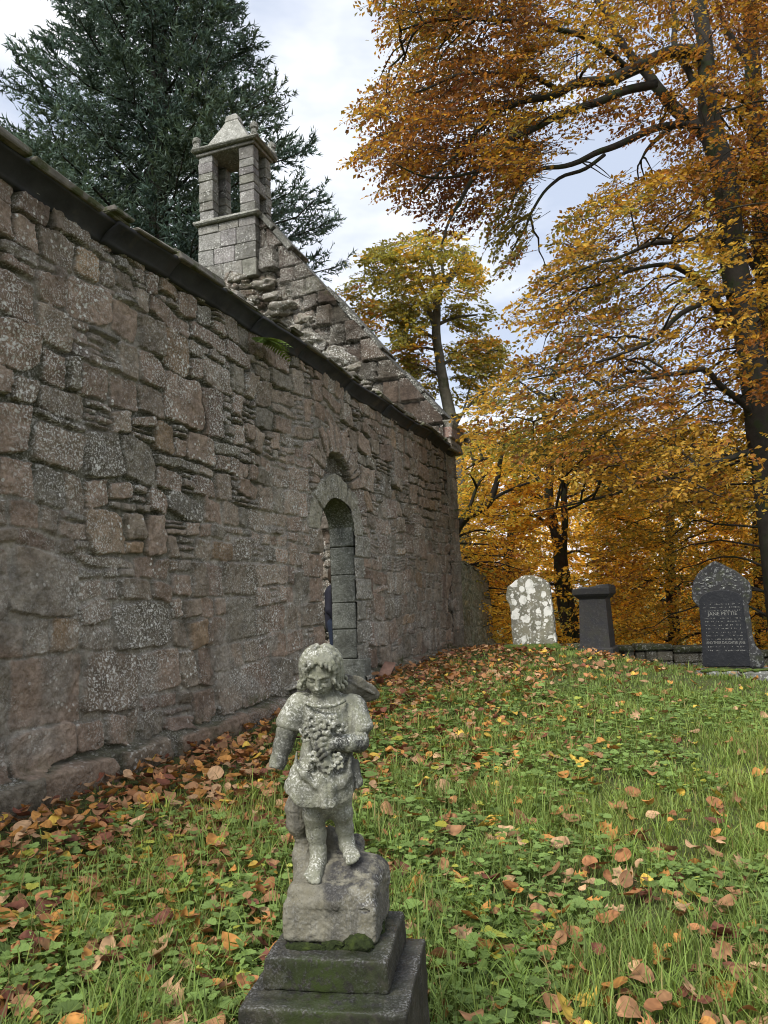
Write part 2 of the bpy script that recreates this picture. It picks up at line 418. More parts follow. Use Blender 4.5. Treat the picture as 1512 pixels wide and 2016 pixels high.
m, t, b, o = new_mat('turf_soil'); p = pos(t)
c = mix(t, ramp(t, noise(t, p, 3, 5), .4, .6), (.060, .085, .022), (.075, .085, .026))
c = mix(t, ramp(t, noise(t, p, 25, 4), .52, .66), c, (.055, .038, .02)); t.links.new(c, b.inputs['Base Color']); bump(t, b, noise(t, p, 60, 4), .8, .02)
MAT['ground'] = m
tag(mk('ground', np.stack([GX, GY, GZ], -1).reshape(-1, 3), np.stack([k, k+len(gy), k+len(gy)+1, k+1], -1).reshape(-1, 4), m), kind='structure')

# ------------------------------------------------------------------ rubble masonry as a relief
PAL = np.array([(.27,.195,.150),(.245,.20,.158),(.29,.215,.168),(.21,.185,.150),(.31,.215,.135),(.26,.205,.160),(.225,.162,.130),(.19,.172,.145)])
PAL = (PAL*.8 + PAL.mean(1)[:, None]*.2)*np.array([.87, .85, .79])
PALW = np.array([.22,.2,.14,.12,.05,.15,.09,.03])
class Stones:
    def __init__(s, rng): s.r = []; s.g = rng
    def put(s, x0, x1, z0, z1, ty=0): s.r.append((x0, x1, z0, z1, ty))
    def slates(s, x0, x1, z0, z1):
        n = max(1, round((z1-z0)/s.g.uniform(.042, .075))); zz = np.linspace(z0, z1, n+1); zz[1:-1] += s.g.uniform(-.014, .014, n-1)
        for a, b in zip(zz[:-1], zz[1:]):
            x = x0
            while x < x1 - .02:
                w = min(s.g.uniform(.08, .27), x1 - x)
                if x1 - x - w < .08: w = x1 - x
                s.put(x, x+w, a, b, 1); x += w
    def split(s, x0, x1, z0, z1, ps):
        g = s.g; w, h = x1-x0, z1-z0
        if h > .44 or (h > .30 and w < .75*h) or (h > .27 and g.random() < .22):
            f = g.uniform(.34, .66); zm = z0 + h*f
            s.split(x0, x1, z0, zm, ps); s.split(x0, x1, zm, z1, ps)
        elif w > .62 or (w/h > 1.5 and w > .34 and g.random() < .65):
            f = g.uniform(.36, .64); xm = x0 + w*f
            s.split(x0, xm, z0, z1, ps); s.split(xm, x1, z0, z1, ps)
        else:
            q = g.random()
            if q < ps*.28 and h > .1: s.slates(x0, x1, z0, z1)
            elif q < ps and h > .16:
                t = g.uniform(.045, .10)
                if g.random() < .6: s.slates(x0, x1, z1-t, z1); s.put(x0, x1, z0, z1-t)
                else: s.slates(x0, x1, z0, z0+t); s.put(x0, x1, z0+t, z1)
            elif q < ps*1.35 and w > .25:
                t = g.uniform(.06, .1); s.slates(x1-t*1.4, x1, z0, z1); s.put(x0, x1-t*1.4, z0, z1)
            else: s.put(x0, x1, z0, z1)
    def fill(s, x0, x1, z0, z1, ps=.4):
        z = z0
        while z < z1 - .05:
            h = s.g.uniform(.5, .8); h = min(h, z1 - z)
            if z1 - z - h < .25: h = z1 - z
            x = x0 - s.g.uniform(0, .8)
            while x < x1:
                w = s.g.uniform(.7, 1.5); s.split(max(x, x0-.01), min(x+w, x1+.01), z, z+h, ps) if min(x+w, x1) - max(x, x0) > .05 else None; x += w
            z += h
def relief(st, S, Z, seed, joint, wob=1.0, special=None, pal=PAL, palw=PALW):
    """height, colour and weathering at the points S, Z for the stones in st"""
    R = np.array([r[:5] for r in st.r]); N = len(R); g = np.random.default_rng(seed)
    P = np.stack([S, Z, np.full_like(S, seed*3.1)], 1)
    ws = S + wob*(.052*fbm(P, 1.4, 2, seed) + .018*fbm(P, 5.5, 2, seed+3)); wz = Z + wob*(.050*fbm(P, .9, 2, seed+9) + .011*fbm(P, 6, 2, seed+5))
    s0, z0 = R[:, 0].min(), R[:, 2].min(); px = .006
    W = int((R[:, 1].max()-s0)/px)+2; H = int((R[:, 3].max()-z0)/px)+2
    lab = np.zeros((W, H), np.int32)
    for n, r in enumerate(R): lab[int(round((r[0]-s0)/px)):int(round((r[1]-s0)/px)), int(round((r[2]-z0)/px)):int(round((r[3]-z0)/px))] = n
    id_ = lab[np.clip(((ws-s0)/px).astype(int), 0, W-1), np.clip(((wz-z0)/px).astype(int), 0, H-1)]
    cx, cz, hw, hh, ty = (R[:, 0]+R[:, 1])/2, (R[:, 2]+R[:, 3])/2, (R[:, 1]-R[:, 0])/2, (R[:, 3]-R[:, 2])/2, R[:, 4]
    rot = g.normal(0, .06, N)*(ty == 0); shx = g.normal(0, .13, N)*(ty == 0); shz = g.normal(0, .09, N)*(ty == 0)
    gap = np.where(ty == 1, .0065, g.uniform(.005, .014, N)); rad = np.where(ty == 1, .012, np.minimum(np.minimum(hw, hh)*g.uniform(.08, .45, N), .055))
    off = np.where(ty == 1, g.normal(.002, .012, N), g.normal(0, .010, N)); tx = g.normal(0, .05, N); tz = g.normal(0, .05, N)
    rr = np.minimum(rad, .9*np.minimum(hw, hh))[id_]
    dx, dz = ws - cx[id_], wz - cz[id_]; co, si = np.cos(rot)[id_], np.sin(rot)[id_]
    x, z = dx*co + dz*si, -dx*si + dz*co
    x, z = x + shx[id_]*z, z + shz[id_]*x
    qx = np.abs(x) - (hw - gap)[id_] + rr; qz = np.abs(z) - (hh - gap)[id_] + rr
    e = -(np.hypot(np.maximum(qx, 0), np.maximum(qz, 0)) + np.minimum(np.maximum(qx, qz), 0) - rr)
    col = pal[g.choice(len(pal), N, p=palw/palw.sum())]*g.uniform(.78, 1.2, (N, 1)); col[ty == 1] = col[ty == 1]*.75 + np.array([.05, .05, .048])
    C = col[id_].copy()
    if special is not None: e, x, z, C, id_, off, tx, tz = special(S, Z, e, x, z, C, id_, off, tx, tz, g)
    e = e + .009*fbm(P, 12, 3, seed+21)
    J = joint(S, Z, P)
    f1 = fbm(P, 5, 3, seed+31); f2 = fbm(P, 22, 3, seed+37); f3 = fbm(P, 60, 2, seed+41)
    face = off[id_] + tx[id_]*x + tz[id_]*z + .012*f1 + .0065*f2 + .003*f3 + np.minimum(e, .010)*.3
    mort = -J + .006*f2 + .003*f3 + .006*f1
    k = sst(-.002, .0055, e)
    Hh = mort*(1-k) + np.maximum(face, mort)*k if False else mort*(1-k) + face*k
    mask = 1 - sst(.0, .007, e)
    mc = np.array([.235, .212, .178])*(1 + .25*f1)[:, None]
    dk = sst(.02, .045, J)[:, None]; mc = mc*(1-dk) + dk*np.array([.10, .095, .07])
    C = C*(1-mask[:, None]) + mc*mask[:, None]
    global STL; STL = g.uniform(.35, 1.5, len(off))[id_]
    return Hh, np.concatenate([C, mask[:, None]], 1), J
def grid_faces(nx, nz):
    i, j = np.meshgrid(np.arange(nx-1), np.arange(nz-1), indexing='ij'); k = i*nz + j
    return np.stack([k, k+nz, k+nz+1, k+1], -1).reshape(-1, 4)
def drop(V, F, arrs):
    u, inv = np.unique(F, return_inverse=True); return V[u], inv.reshape(F.shape), [a[u] for a in arrs]

chapel = empty('ruined_chapel', wpt(8.0, -4, .3), 'roofless rubble stone chapel with arched doorway and small open bellcote on its gable', 'chapel')
S_END, Z_EAVE = 14.28, 3.95
D0, D1, DC, DSP, DTOP = 7.81, 8.81, 8.31, 2.20, 2.56         # doorway
def arch_z(s): return DSP + (DTOP-DSP)*np.sqrt(np.clip(1 - ((s-DC)/(.5*(D1-D0)))**2, 0, 1))
st = Stones(np.random.default_rng(21))
x = -1.5
while x < S_END:                                              # plinth course
    ww = st.g.uniform(.5, 1.05); st.put(x, min(x+ww, S_END+.02), -.3, .45, 0); x += ww
st.fill(-1.5, S_END, .45, 1.75, .12); st.fill(-1.5, S_END, 1.75, 4.05, .27)
ss = [-1.0]
while ss[-1] < S_END:
    s = ss[-1]; ss.append(s + (.02 if s < 2.6 else .0085 + .0055*max(0, min(1, (s-3)/10))))
ss = np.array(ss); ss[-1] = S_END
for q in (D0, D1): ss[np.argmin(abs(ss - q))] = q
zz = np.arange(-.12, Z_EAVE + .06, .0085)
Sg, Zg = [a.ravel() for a in np.meshgrid(ss, zz, indexing='ij')]
def joint_main(S, Z, P):
    up = sst(1.5, 2.5, Z + .35*fbm(P, .8, 2, 3) - .12*np.clip(S-5, 0, 6)); n = sst(-.35, .5, fbm(P, 1.2, 3, 8))
    return .012 + .02*(Z < .52) + .036*up*(.3 + .7*n) + .013*n
def door_special(S, Z, e, x, z, C, id_, off, tx, tz, g):
    n0 = len(off); extra = []
    def seg(mask, ee, xx, zz_, col):
        nonlocal e, x, z, C, id_
        k = n0 + len(extra); extra.append(1); id_ = np.where(mask, k, id_); e = np.where(mask, ee, e); x = np.where(mask, xx, x); z = np.where(mask, zz_, z); C[mask] = col
    # outer relieving arch of thin stones
    r = np.hypot(S-8.35, Z-2.66); a = np.degrees(np.arctan2(Z-2.66, S-8.35)); ro = .78 + .05*np.sin(a*.21) + .03*np.sin(a*.63+1)
    edges = [8]
    while edges[-1] < 172: edges.append(edges[-1] + g.uniform(7, 15))
    for a0, a1 in zip(edges[:-1], edges[1:]):
        mk_ = (a >= a0) & (a < a1) & (r > .45) & (r < ro)
        ee = np.minimum(np.minimum((a-a0)*r*.01745, (a1-a)*r*.01745), np.minimum(r-.45, ro-r)) - .007
        seg(mk_, ee, (a-(a0+a1)/2)*r*.017, r-.62, PAL[g.choice([0, 2, 5, 0])]*g.uniform(.85, 1.15))
    # inner ring over the opening
    u = (S-DC)/(.5*(D1-D0)); v = (Z-DSP)/.36; rr = np.sqrt(u*u + v*v); a = np.degrees(np.arctan2(Z-(DSP-.05), S-DC))
    rad = np.hypot(S-DC, (Z-(DSP-.02))); rin = np.where(rr > 1e-3, rad/np.maximum(rr, 1e-3), .5); depth = rad - rin
    edges = [-2, 32, 58, 76, 88, 104, 124, 150, 182]
    for a0, a1 in zip(edges[:-1], edges[1:]):
        wd = .31
        mk_ = (a >= a0) & (a < a1) & (rr > .93) & (depth < wd) & (Z > DSP - .04)
        ee = np.minimum(np.minimum((a-a0)*rad*.01745, (a1-a)*rad*.01745), wd - depth) - .006
        seg(mk_, ee, (a-(a0+a1)/2)*rad*.01, depth*.3, np.array([.235, .222, .172])*g.uniform(.88, 1.1))
    # dressed jamb stones
    zc = .30; lr = 0
    while zc < DSP - .05:
        h = g.uniform(.24, .36); h = DSP - .04 - zc if DSP - .04 - zc - h < .16 else h
        for sd_ in (0, 1):
            ww = g.uniform(.38, .55) if (lr + sd_) % 2 else g.uniform(.26, .36)
            a0, a1 = (D0 - ww, D0) if sd_ == 0 else (D1, D1 + ww)
            mk_ = (S >= a0 - .001) & (S <= a1 + .001) & (Z >= zc) & (Z < zc + h)
            inner = (a1 + .05 if sd_ == 0 else a1); lo = (a0 if sd_ == 0 else a0 - .05)
            ee = np.minimum(np.minimum(S-lo, inner-S), np.minimum(Z-zc, zc+h-Z)) - .006
            seg(mk_, ee, S-(a0+a1)/2, Z-zc-h/2, (np.array([.20, .19, .16]) if sd_ else PAL[g.choice([0, 1, 5])])*g.uniform(.9, 1.1))
        zc += h; lr += 1
    n = len(extra)
    return e, x, z, C, id_, np.concatenate([off, g.normal(.008, .006, n)]), np.concatenate([tx, g.normal(0, .02, n)]), np.concatenate([tz, g.normal(0, .02, n)])
H, C, J = relief(st, Sg, Zg, 5, joint_main, 1.0, door_special)
P3 = np.stack([Sg, Zg, 0*Sg], 1)
led = .45 + .012*fbm(P3, 3, 2, 91); H = H + .10*(1 - sst(-.025, .03, Zg - led)) - .02*sst(.3, 0, Zg)
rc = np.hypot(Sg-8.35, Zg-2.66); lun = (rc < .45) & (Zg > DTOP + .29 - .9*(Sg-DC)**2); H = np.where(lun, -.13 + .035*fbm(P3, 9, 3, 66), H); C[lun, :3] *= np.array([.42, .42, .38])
n1 = fbm(P3, .9, 3, 71); 
lich = np.clip(.62 + .5*n1 + .25*sst(1.2, 2.6, Zg) - .35*sst(9, 13, Sg) - .62*sst(.9, .35, Zg), .03, 1)*STL; lich = np.where(C[:, 3] > .5, .35, np.clip(lich, .02, 1))
jm = (Sg > D1) & (Sg < D1+.5) & (Zg < 2.4); lich[jm] = np.maximum(lich[jm], .95)
moss = np.clip(.30*C[:, 3]*sst(.015, .04, J) + .85*sst(.12, .0, abs(Zg-.49))*sst(-.2, .5, fbm(P3, 2.2, 2, 4)) + .9*sst(.55, .2, Zg)*sst(-.35, .4, fbm(P3, 1.1, 3, 14)) + .5*sst(.35, .05, Zg), 0, 1)
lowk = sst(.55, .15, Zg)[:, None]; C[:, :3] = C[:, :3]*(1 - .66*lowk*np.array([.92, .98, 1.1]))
sm = sst(.12, .5, fbm(P3, 2.1, 3, 44))*sst(2.3, 1.2, Zg + .5*fbm(P3, .6, 2, 45))*sst(.48, .6, Zg); C[:, :3] = C[:, :3]*(1 - .7*sm[:, None]) + .7*sm[:, None]*np.array([.235, .215, .183])*(1 + .2*fbm(P3, 14, 2, 46))[:, None]; H = H*(1 - .35*sm) + .004*sm*fbm(P3, 30, 2, 47)
C[:, :3] *= (1 + .16*sst(.2, .8, fbm(P3, .7, 3, 33)) - .10*sst(.0, .8, fbm(P3, .6, 2, 35)))[:, None]
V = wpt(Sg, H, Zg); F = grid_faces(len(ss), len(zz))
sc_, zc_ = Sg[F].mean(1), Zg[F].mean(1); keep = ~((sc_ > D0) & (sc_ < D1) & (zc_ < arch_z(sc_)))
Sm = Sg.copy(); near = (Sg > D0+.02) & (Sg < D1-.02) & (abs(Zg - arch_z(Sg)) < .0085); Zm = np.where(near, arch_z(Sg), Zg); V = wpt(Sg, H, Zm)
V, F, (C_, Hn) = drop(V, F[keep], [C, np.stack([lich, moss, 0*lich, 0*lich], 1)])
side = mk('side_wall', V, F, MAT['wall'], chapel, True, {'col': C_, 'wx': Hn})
side['label'] = 'long rubble side wall of brown and grey stone'
# wall core, top and back
TH = .48
mb = MB(); g0 = (.2, .18, .15, 0)
def quad(a, b, c, d): mb.add([a, b, c, d], np.array([[0, 1, 2, 3]]), g0)
bk = [(-1, 7.35, -.2, Z_EAVE), (9.42, S_END, -.2, Z_EAVE), (7.35, 9.42, 2.75, Z_EAVE)]
for a, b, c, d in bk: quad(wpt(a, -TH, c), wpt(a, -TH, d), wpt(b, -TH, d), wpt(b, -TH, c))
quad(wpt(-1, .0, Z_EAVE), wpt(S_END, .0, Z_EAVE), wpt(S_END, -TH, Z_EAVE), wpt(-1, -TH, Z_EAVE))
quad(wpt(D0, -.325, -.2), wpt(D0, -.325, 2.6), wpt(7.35, -TH, 2.75), wpt(7.35, -TH, -.2))
quad(wpt(9.42, -TH, -.2), wpt(9.42, -TH, 2.75), wpt(D1, -.325, 2.6), wpt(D1, -.325, -.2))
quad(wpt(D0, -.325, 2.6), wpt(D1, -.325, 2.6), wpt(9.42, -TH, 2.75), wpt(7.35, -TH, 2.75))
core = mb.build('wall_core', MAT['wall'], chapel, False, 'col')
# doorway stones: reveals, arch soffit, threshold
mb = MB(); rg = np.random.default_rng(4)
def cobox(mb, s, o, z, b=.012, jit=.004, col=(.2, .19, .165, 0)):
    V, F = cbox((s[0], o[0], z[0]), (s[1], o[1], z[1]), b, jit); mb.add(wpt(V[:, 0], V[:, 1], V[:, 2]), [f[:, ::-1] for f in F], col)
zc = .30
while zc < DSP - .02:
    h = rg.uniform(.26, .36); h = DSP + .12 - zc if DSP - zc - h < .1 else h
    c = np.array([.155, .16, .14])*rg.uniform(.85, 1.15)
    cobox(mb, (D1 - .004, D1 + .22), (-.325, .085 if zc < .40 else -.014), (zc, zc+h-.006), .012, .003, (*c, 0))
    cobox(mb, (D0 - .22, D0 + .004), (-.325, .085 if zc < .40 else -.014), (zc, zc+h-.006), .012, .003, (*c, 0)); zc += h
q = np.linspace(math.pi, 0, 25); rows = []
for o_ in (.012, -.03, -.15, -.25, -.33):
    rows.append(wpt(DC + (.5*(D1-D0)+.002)*np.cos(q), o_ + 0*q, DSP + .362*np.sin(q) + (.004 if o_ > 0 else 0)))
V = np.concatenate(rows); mb.add(V, grid_faces(5, 25), (.10, .105, .075, 0))
cobox(mb, (D0 - .25, D1 + .25), (-.42, .16), (.22, .36), .02, .01, (.22, .15, .12, 0))
mb.wx = [.18, .1, 0, 0]; dw = mb.build('doorway', MAT['ashlar'], chapel, False, 'col'); dw['label'] = 'round headed doorway with grey dressed stone reveals'
# ------------------------------------------------------------------ dark eaves course with thin slabs on the wallhead
def sag(s): return .020*np.sin(s*1.1 + .5) + .012*np.sin(s*2.7)
mb = MB(); ms = MB(); s = -1.0; rg = np.random.default_rng(9)
prof = np.array([(-.12, 3.945), (.012, 3.945), (.020, 3.962), (.03, 3.975), (.055, 3.998), (.092, 4.028), (.122, 4.048), (.136, 4.052), (.138, 4.075), (-.12, 4.08)])
while s < S_END - .35:
    L = min(rg.uniform(.75, 1.5), S_END - .3 - s); n = max(2, int(L/.12)); q = np.linspace(s + .003, s+L-.003, n); jo, jz = rg.normal(0, .006), rg.normal(0, .006)
    Pq = np.stack([np.repeat(q, len(prof)), np.tile(prof[:, 0], n) + jo, np.tile(prof[:, 1], n) + jz], 1)
    Pq[:, 1] += .006*fbm(Pq, 6, 2, 3); Pq[:, 2] += .007*fbm(Pq, 5, 2, 6) + sag(Pq[:, 0])
    F = grid_faces(n, len(prof)); V = wpt(Pq[:, 0], Pq[:, 1], Pq[:, 2]); k = len(prof)
    caps = [np.array([np.arange(k)[::-1]]), np.array([np.arange(k) + (n-1)*k])]
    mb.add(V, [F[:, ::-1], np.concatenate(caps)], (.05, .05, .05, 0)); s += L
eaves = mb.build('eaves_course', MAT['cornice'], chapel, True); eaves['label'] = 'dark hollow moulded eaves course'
s = -1.0
while s < S_END - .5:
    L = rg.uniform(.25, .75); z = 4.078
    for lay in range(rg.choice([1, 1, 2])):
        t = rg.uniform(.02, .045); a, b = s + rg.uniform(0, .04), s + L - rg.uniform(0, .05)
        V, F = cbox((a, -.35, z), (b, .150 + rg.normal(0, .022), z+t), .008, .012)
        n_ = .01*fbm(V, 4, 2, 2) + sag(V[:, 0]); V[:, 2] += n_; ms.add(wpt(V[:, 0], V[:, 1], V[:, 2]), [f[:, ::-1] for f in F]); z += t + .003
    s += L
for i in range(160):                                            # moss and turf crust along the top edge
    s = rg.uniform(5.0, 13.6); V, F = blob(wpt(s, rg.uniform(-.05, .11), 4.125), (rg.uniform(.03, .09), rg.uniform(.03, .07), rg.uniform(.015, .04)), i, 1, .4); ms.add(V, F)
ms.build('wallhead_slabs', MAT['slate'], chapel, False)

# ------------------------------------------------------------------ end gable
G_IN = 13.55; GS = 1.27
def gab_top(i): return np.minimum(4.62 + 1.27*i, 9.30)
st = Stones(np.random.default_rng(31)); st.fill(-.4, 9.0, 0.0, 9.7, .38)
ii = np.arange(-.02, 8.9, .028); zz = np.arange(.2, 9.45, .022)
Ig, Zg = [a.ravel() for a in np.meshgrid(ii, zz, indexing='ij')]
def skew_special(S, Z, e, x, z, C, id_, off, tx, tz, g):
    """larger blocks bedded level along the raking edge"""
    n0 = len(off); k = 0; zc = 4.0
    dist = (gab_top(S) - Z)
    while zc < 9.3:
        h = g.uniform(.28, .5); wd = g.uniform(.45, .95)
        xe = (zc + h/2 - 4.62)/GS
        mk_ = (Z >= zc) & (Z < zc+h) & (S > xe - 1.0) & (S < xe + wd)
        xj = xe + wd*.5
        for a, b in ((xe-1.0, xj), (xj, xe+wd)):
            m2 = mk_ & (S >= a) & (S < b); ee = np.minimum(np.minimum(Z-zc, zc+h-Z), np.minimum(S-a+(.3 if a < xe else 0), b-S)) - .012
            id_ = np.where(m2, n0+k, id_); e = np.where(m2, ee, e); x = np.where(m2, S-(a+b)/2, x); z = np.where(m2, Z-zc-h/2, z); C[m2] = PAL[g.choice([0, 1, 3, 5, 6])]*g.uniform(.7, 1.1); k += 1
        zc += h
    return e, x, z, C, id_, np.concatenate([off, g.normal(.05, .02, k)]), np.concatenate([tx, g.normal(0, .02, k)]), np.concatenate([tz, g.normal(0, .02, k)])
H, C, J = relief(st, Ig, Zg, 8, lambda S, Z, P: .02 + .05*sst(-.3, .5, fbm(P, 1.0, 2, 5)), 1.4, skew_special)
P3 = np.stack([Ig, Zg, 0*Ig], 1)
H = H*1.6 + .10*fbm(P3, .9, 2, 12)
torn = Zg - (4.1 + (Ig-.6)*1.22)                                   # the torn edge of the lost roof: lighter rubble core below it stands forward
core_ = sst(.55, -.1, torn + .25*fbm(P3, 1.3, 2, 77)); core_ = core_*sst(8.35, 8.0, Zg + .3*fbm(P3, 1.5, 2, 70)); H = np.minimum(H, .2) + .12*core_ + .08*core_*fbm(P3, 3.2, 2, 78)
C[:, :3] = (C[:, :3]*(1-.38*(1-core_[:, None])) + .02*core_[:, None])*.54
top = gab_top(Ig); Zc = np.minimum(Zg, top + .03*fbm(P3, 2.5, 2, 55))
left = 9.4 - 1.35*np.clip(Ig - 5.0, 0, 9)
F = grid_faces(len(ii), len(zz)); zf = Zg[F].min(1); inf = Ig[F].mean(1)
keep = (zf < gab_top(inf)) & (zf < np.where(inf > 5.08, 8.2 - 1.2*(inf-5.08), 99))
V = wpt(G_IN - H, -Ig, Zc)
lich = np.clip(.40 + .5*fbm(P3, 1, 3, 2) + .25*core_, 0, 1); moss = np.clip(.5*sst(.0, .7, fbm(P3, 1.4, 3, 9)), 0, 1)
V, F, (C_, X_) = drop(V, F[keep], [C, np.stack([lich, moss, 0*lich, 0*lich], 1)])
gab = mk('gable', V, F, MAT['wall'], chapel, True, {'col': C_, 'wx': X_})
# raking top, outer face and end of the gable
mb = MB(); q = np.linspace(0, 3.72, 60); rows = []
for s_ in np.linspace(G_IN - .06, S_END, 7): rows.append(np.stack([np.full_like(q, s_), -q, gab_top(q)], 1))
Pq = np.concatenate(rows); Pq[:, 2] += .03*fbm(Pq, 2.5, 3, 8) - .015
mb.add(wpt(Pq[:, 0], Pq[:, 1], Pq[:, 2]), grid_faces(7, 60), (.08, .08, .07, 0))
oz = [(0, .0), (0, 4.6), (3.7, 9.3), (5.1, 9.3), (5.1, 8.2), (8.9, 3.6), (8.9, 0)]
mb.add([wpt(S_END, -a, b) for a, b in oz], np.array([np.arange(7)]), (.18, .16, .13, 0))
mb.add([wpt(S_END, .0, 0), wpt(S_END, .0, 4.6), wpt(G_IN, .0, 4.6), wpt(G_IN, .0, 0)], np.array([[0, 1, 2, 3]]), (.18, .16, .13, 0))
zc = 4.45; rg = np.random.default_rng(12)                           # cope stones lying up the rake
gt = mb.build('gable_core', MAT['wall'], chapel, False, 'col')
mb = MB()
for k in range(10):
    a = .02 + k*.375; L = .36; z0, z1 = gab_top(a), gab_top(a+L)
    if k in (2, 6, 7): continue
    mb = MB(); V, F = cbox((G_IN - .10 + rg.normal(0, .02), 0, -.05), (S_END + .03 + rg.normal(0, .015), L*1.58, .045 + rg.uniform(0, .03)), .012, .012)
    dirv = np.array([1, 1.27])/math.hypot(1, 1.27); nv = np.array([-dirv[1], dirv[0]])
    I_ = a + V[:, 1]*dirv[0] + V[:, 2]*nv[0]; Z_ = z0 + V[:, 1]*dirv[1] + V[:, 2]*nv[1]
    mb.add(wpt(V[:, 0], -I_, Z_), [f[:, ::-1] for f in F], (*(np.array([.10, .10, .09])*rg.uniform(.6, 1.35)), 0)); mb.build('skew_stone', MAT['ashlar'], chapel, False, 'col')
mb = MB()                                                           # skewputt at the foot of the rake
cobox(mb, (G_IN - .12, S_END + .05), (-.35, .16), (4.22, 4.42), .02, .015, (.24, .155, .13, 0))
cobox(mb, (G_IN - .10, S_END + .04), (-.4, .13), (4.02, 4.215), .02, .02, (.2, .17, .14, 0))
cobox(mb, (G_IN - .05, S_END + .06), (-.4, .17), (4.425, 4.56), .03, .03, (.2, .19, .16, 0))
V, F = blob(wpt(S_END + .12, .17, 4.42), (.07, .09, .07), 3, 2, .15); mb.add(V, F, (.24, .22, .19, 0))
V, F = blob(wpt(S_END + .2, .2, 4.32), (.07, .08, .06), 5, 2, .15); mb.add(V, F, (.1, .09, .08, 0))
sk = mb.build('skewputt', MAT['wall'], chapel, False, 'col'); sk['label'] = 'carved skewputt stones at the foot of the gable rake'
rg = np.random.default_rng(17)
spots = [(551,611,20),(586,652,17),(612,668,21),(630,686,15),(672,706,26),(684,732,18),(713,752,15),(735,778,11),(520,560,16),(470,548,15),(560,650,12),(655,690,12),(700,725,11),(540,585,14),(500,590,13),(760,800,9),(745,790,7),(600,630,16),(650,735,12)]
for n, (u, v, r) in enumerate(spots):                                # boulders left standing out of the torn core
    d = at(u, v, 1.0); d = d - np.array([0, 0, CZ]); tt = (G_IN - .13)/(d @ WD); Pp = d*tt + np.array([0, 0, CZ]); rr = r/1514*tt
    V, F = blob((0, 0, 0), (rr*rg.uniform(.9, 1.5), rr*.8, rr*rg.uniform(.5, .9)), n*3+1, 3, .5); an = rg.uniform(-.4, .4); 
    V = np.stack([V[:, 0]*math.cos(an) - V[:, 2]*math.sin(an), V[:, 1], V[:, 0]*math.sin(an) + V[:, 2]*math.cos(an)], 1)
    ob = mk('boulder', V + Pp, F, MAT['ashlar'], chapel, True, {'col': np.tile(np.array([.25, .225, .19, 0])*rg.uniform(.45, 1.35), (len(V), 1)), 'wx': np.tile([.8, .3, 0, 0], (len(V), 1))})

# ------------------------------------------------------------------ bellcote
BI0, BI1, BS0, BS1 = 3.72, 5.08, 13.36, 14.16
bell = MB(); rg = np.random.default_rng(23)
def blocks(mb, i0, i1, s0, s1, z0, z1, hs, wmax, col=(.225, .225, .216), lich=1):
    """coursed ashlar solid: each course cut into blocks"""
    z = z0; k = 0
    while z < z1 - .03:
        h = min(rg.uniform(*hs), z1 - z); h = z1 - z if z1 - z - h < .1 else h
        n = max(1, int((i1-i0)/wmax*rg.uniform(.7, 1.35) + .5)); n = min(n, max(1, int((i1-i0)/.3))); cuts = [i0] + sorted((i0 + (i1-i0)*(np.arange(1, n)/n) + rg.uniform(-.17, .17, n-1)).tolist()) + [i1]
        for a, b in zip(cuts[:-1], cuts[1:]):
            c = np.array(col)*rg.uniform(.72, 1.22)*np.array([1, rg.uniform(.93, 1.0), rg.uniform(.86, 1.0)])
            cobox(mb, (s0 + rg.normal(0, .006), s1), (-b + .003, -a - .003), (z + .003, z+h-.003), .012, .007, (*c, 0))
        z += h; k += 1
blocks(bell, BI0, BI1, BS0, BS1, 7.98, 9.25, (.26, .42), .5)
bellcote = bell.build('bellcote', MAT['ashlar'], chapel, False, 'col'); bellcote['label'] = 'square open bellcote of grey ashlar with a pyramid cap'
mb = MB(); cobox(mb, (BS0 - .09, BS1 + .09), (-BI1 - .1, -BI0 + .1), (9.25, 9.36), .03, .02, (.26, .26, .23, 0)); mb.build('string_course', MAT['ashlar'], bellcote, False, 'col')
for (a, b) in ((BI0 + .02, BI0 + .37), (BI1 - .36, BI1 - .02)):
    for (c, d) in ((BS0 + .02, BS0 + .25), (BS1 - .24, BS1 - .02)):
        mb = MB(); blocks(mb, a, b, c, d, 9.362, 10.80, (.15, .26), .6); mb.build('pier', MAT['ashlar'], bellcote, False, 'col')
mb = MB(); cobox(mb, (BS0 + .255, BS1 - .245), (-BI1 + .03, -BI1 + .2), (9.75, 10.80), .012, .006, (.2, .185, .165, 0)); cobox(mb, (BS0 + .255, BS1 - .245), (-BI0 - .2, -BI0 - .03), (9.85, 10.12), .012, .006); cobox(mb, (BS0 + .255, BS1 - .245), (-BI0 - .34, -BI0 - .2), (9.37, 10.80), .012, .006, (.13, .125, .12, 0))
mb.build('side_slabs', MAT['ashlar'], bellcote, False, 'col')
mb = MB(); cobox(mb, (BS0 - .02, BS1 + .02), (-BI1 - .02, -BI0 + .02), (10.803, 10.87), .012, .01, (.22, .21, .19, 0)); cobox(mb, (BS0 - .11, BS1 + .11), (-BI1 - .11, -BI0 + .11), (10.873, 10.97), .03, .02, (.24, .24, .21, 0)); mb.build('cornice', MAT['ashlar'], bellcote, False, 'col')
mb = MB(); cs, ci = (BS0+BS1)/2, (BI0+BI1)/2; rows = []
for z_, hi_, hs_ in ((10.972, .54, .36), (11.0, .52, .345), (11.25, .375, .25), (11.52, .215, .15), (11.64, .145, .11), (11.66, .16, .12), (11.78, .125, .095), (11.84, .05, .04)):
    r = []
    for a, b in ((-1, -1), (1, -1), (1, 1), (-1, 1)):
        for t_ in np.linspace(0, 1, 5)[:-1]:
            nx = {(-1, -1): (1, -1), (1, -1): (1, 1), (1, 1): (-1, 1), (-1, 1): (-1, -1)}[(a, b)]
            r.append((cs + hs_*(b + (nx[1]-b)*t_), -ci + hi_*(a + (nx[0]-a)*t_), z_))
    rows.append(r + r[:1])
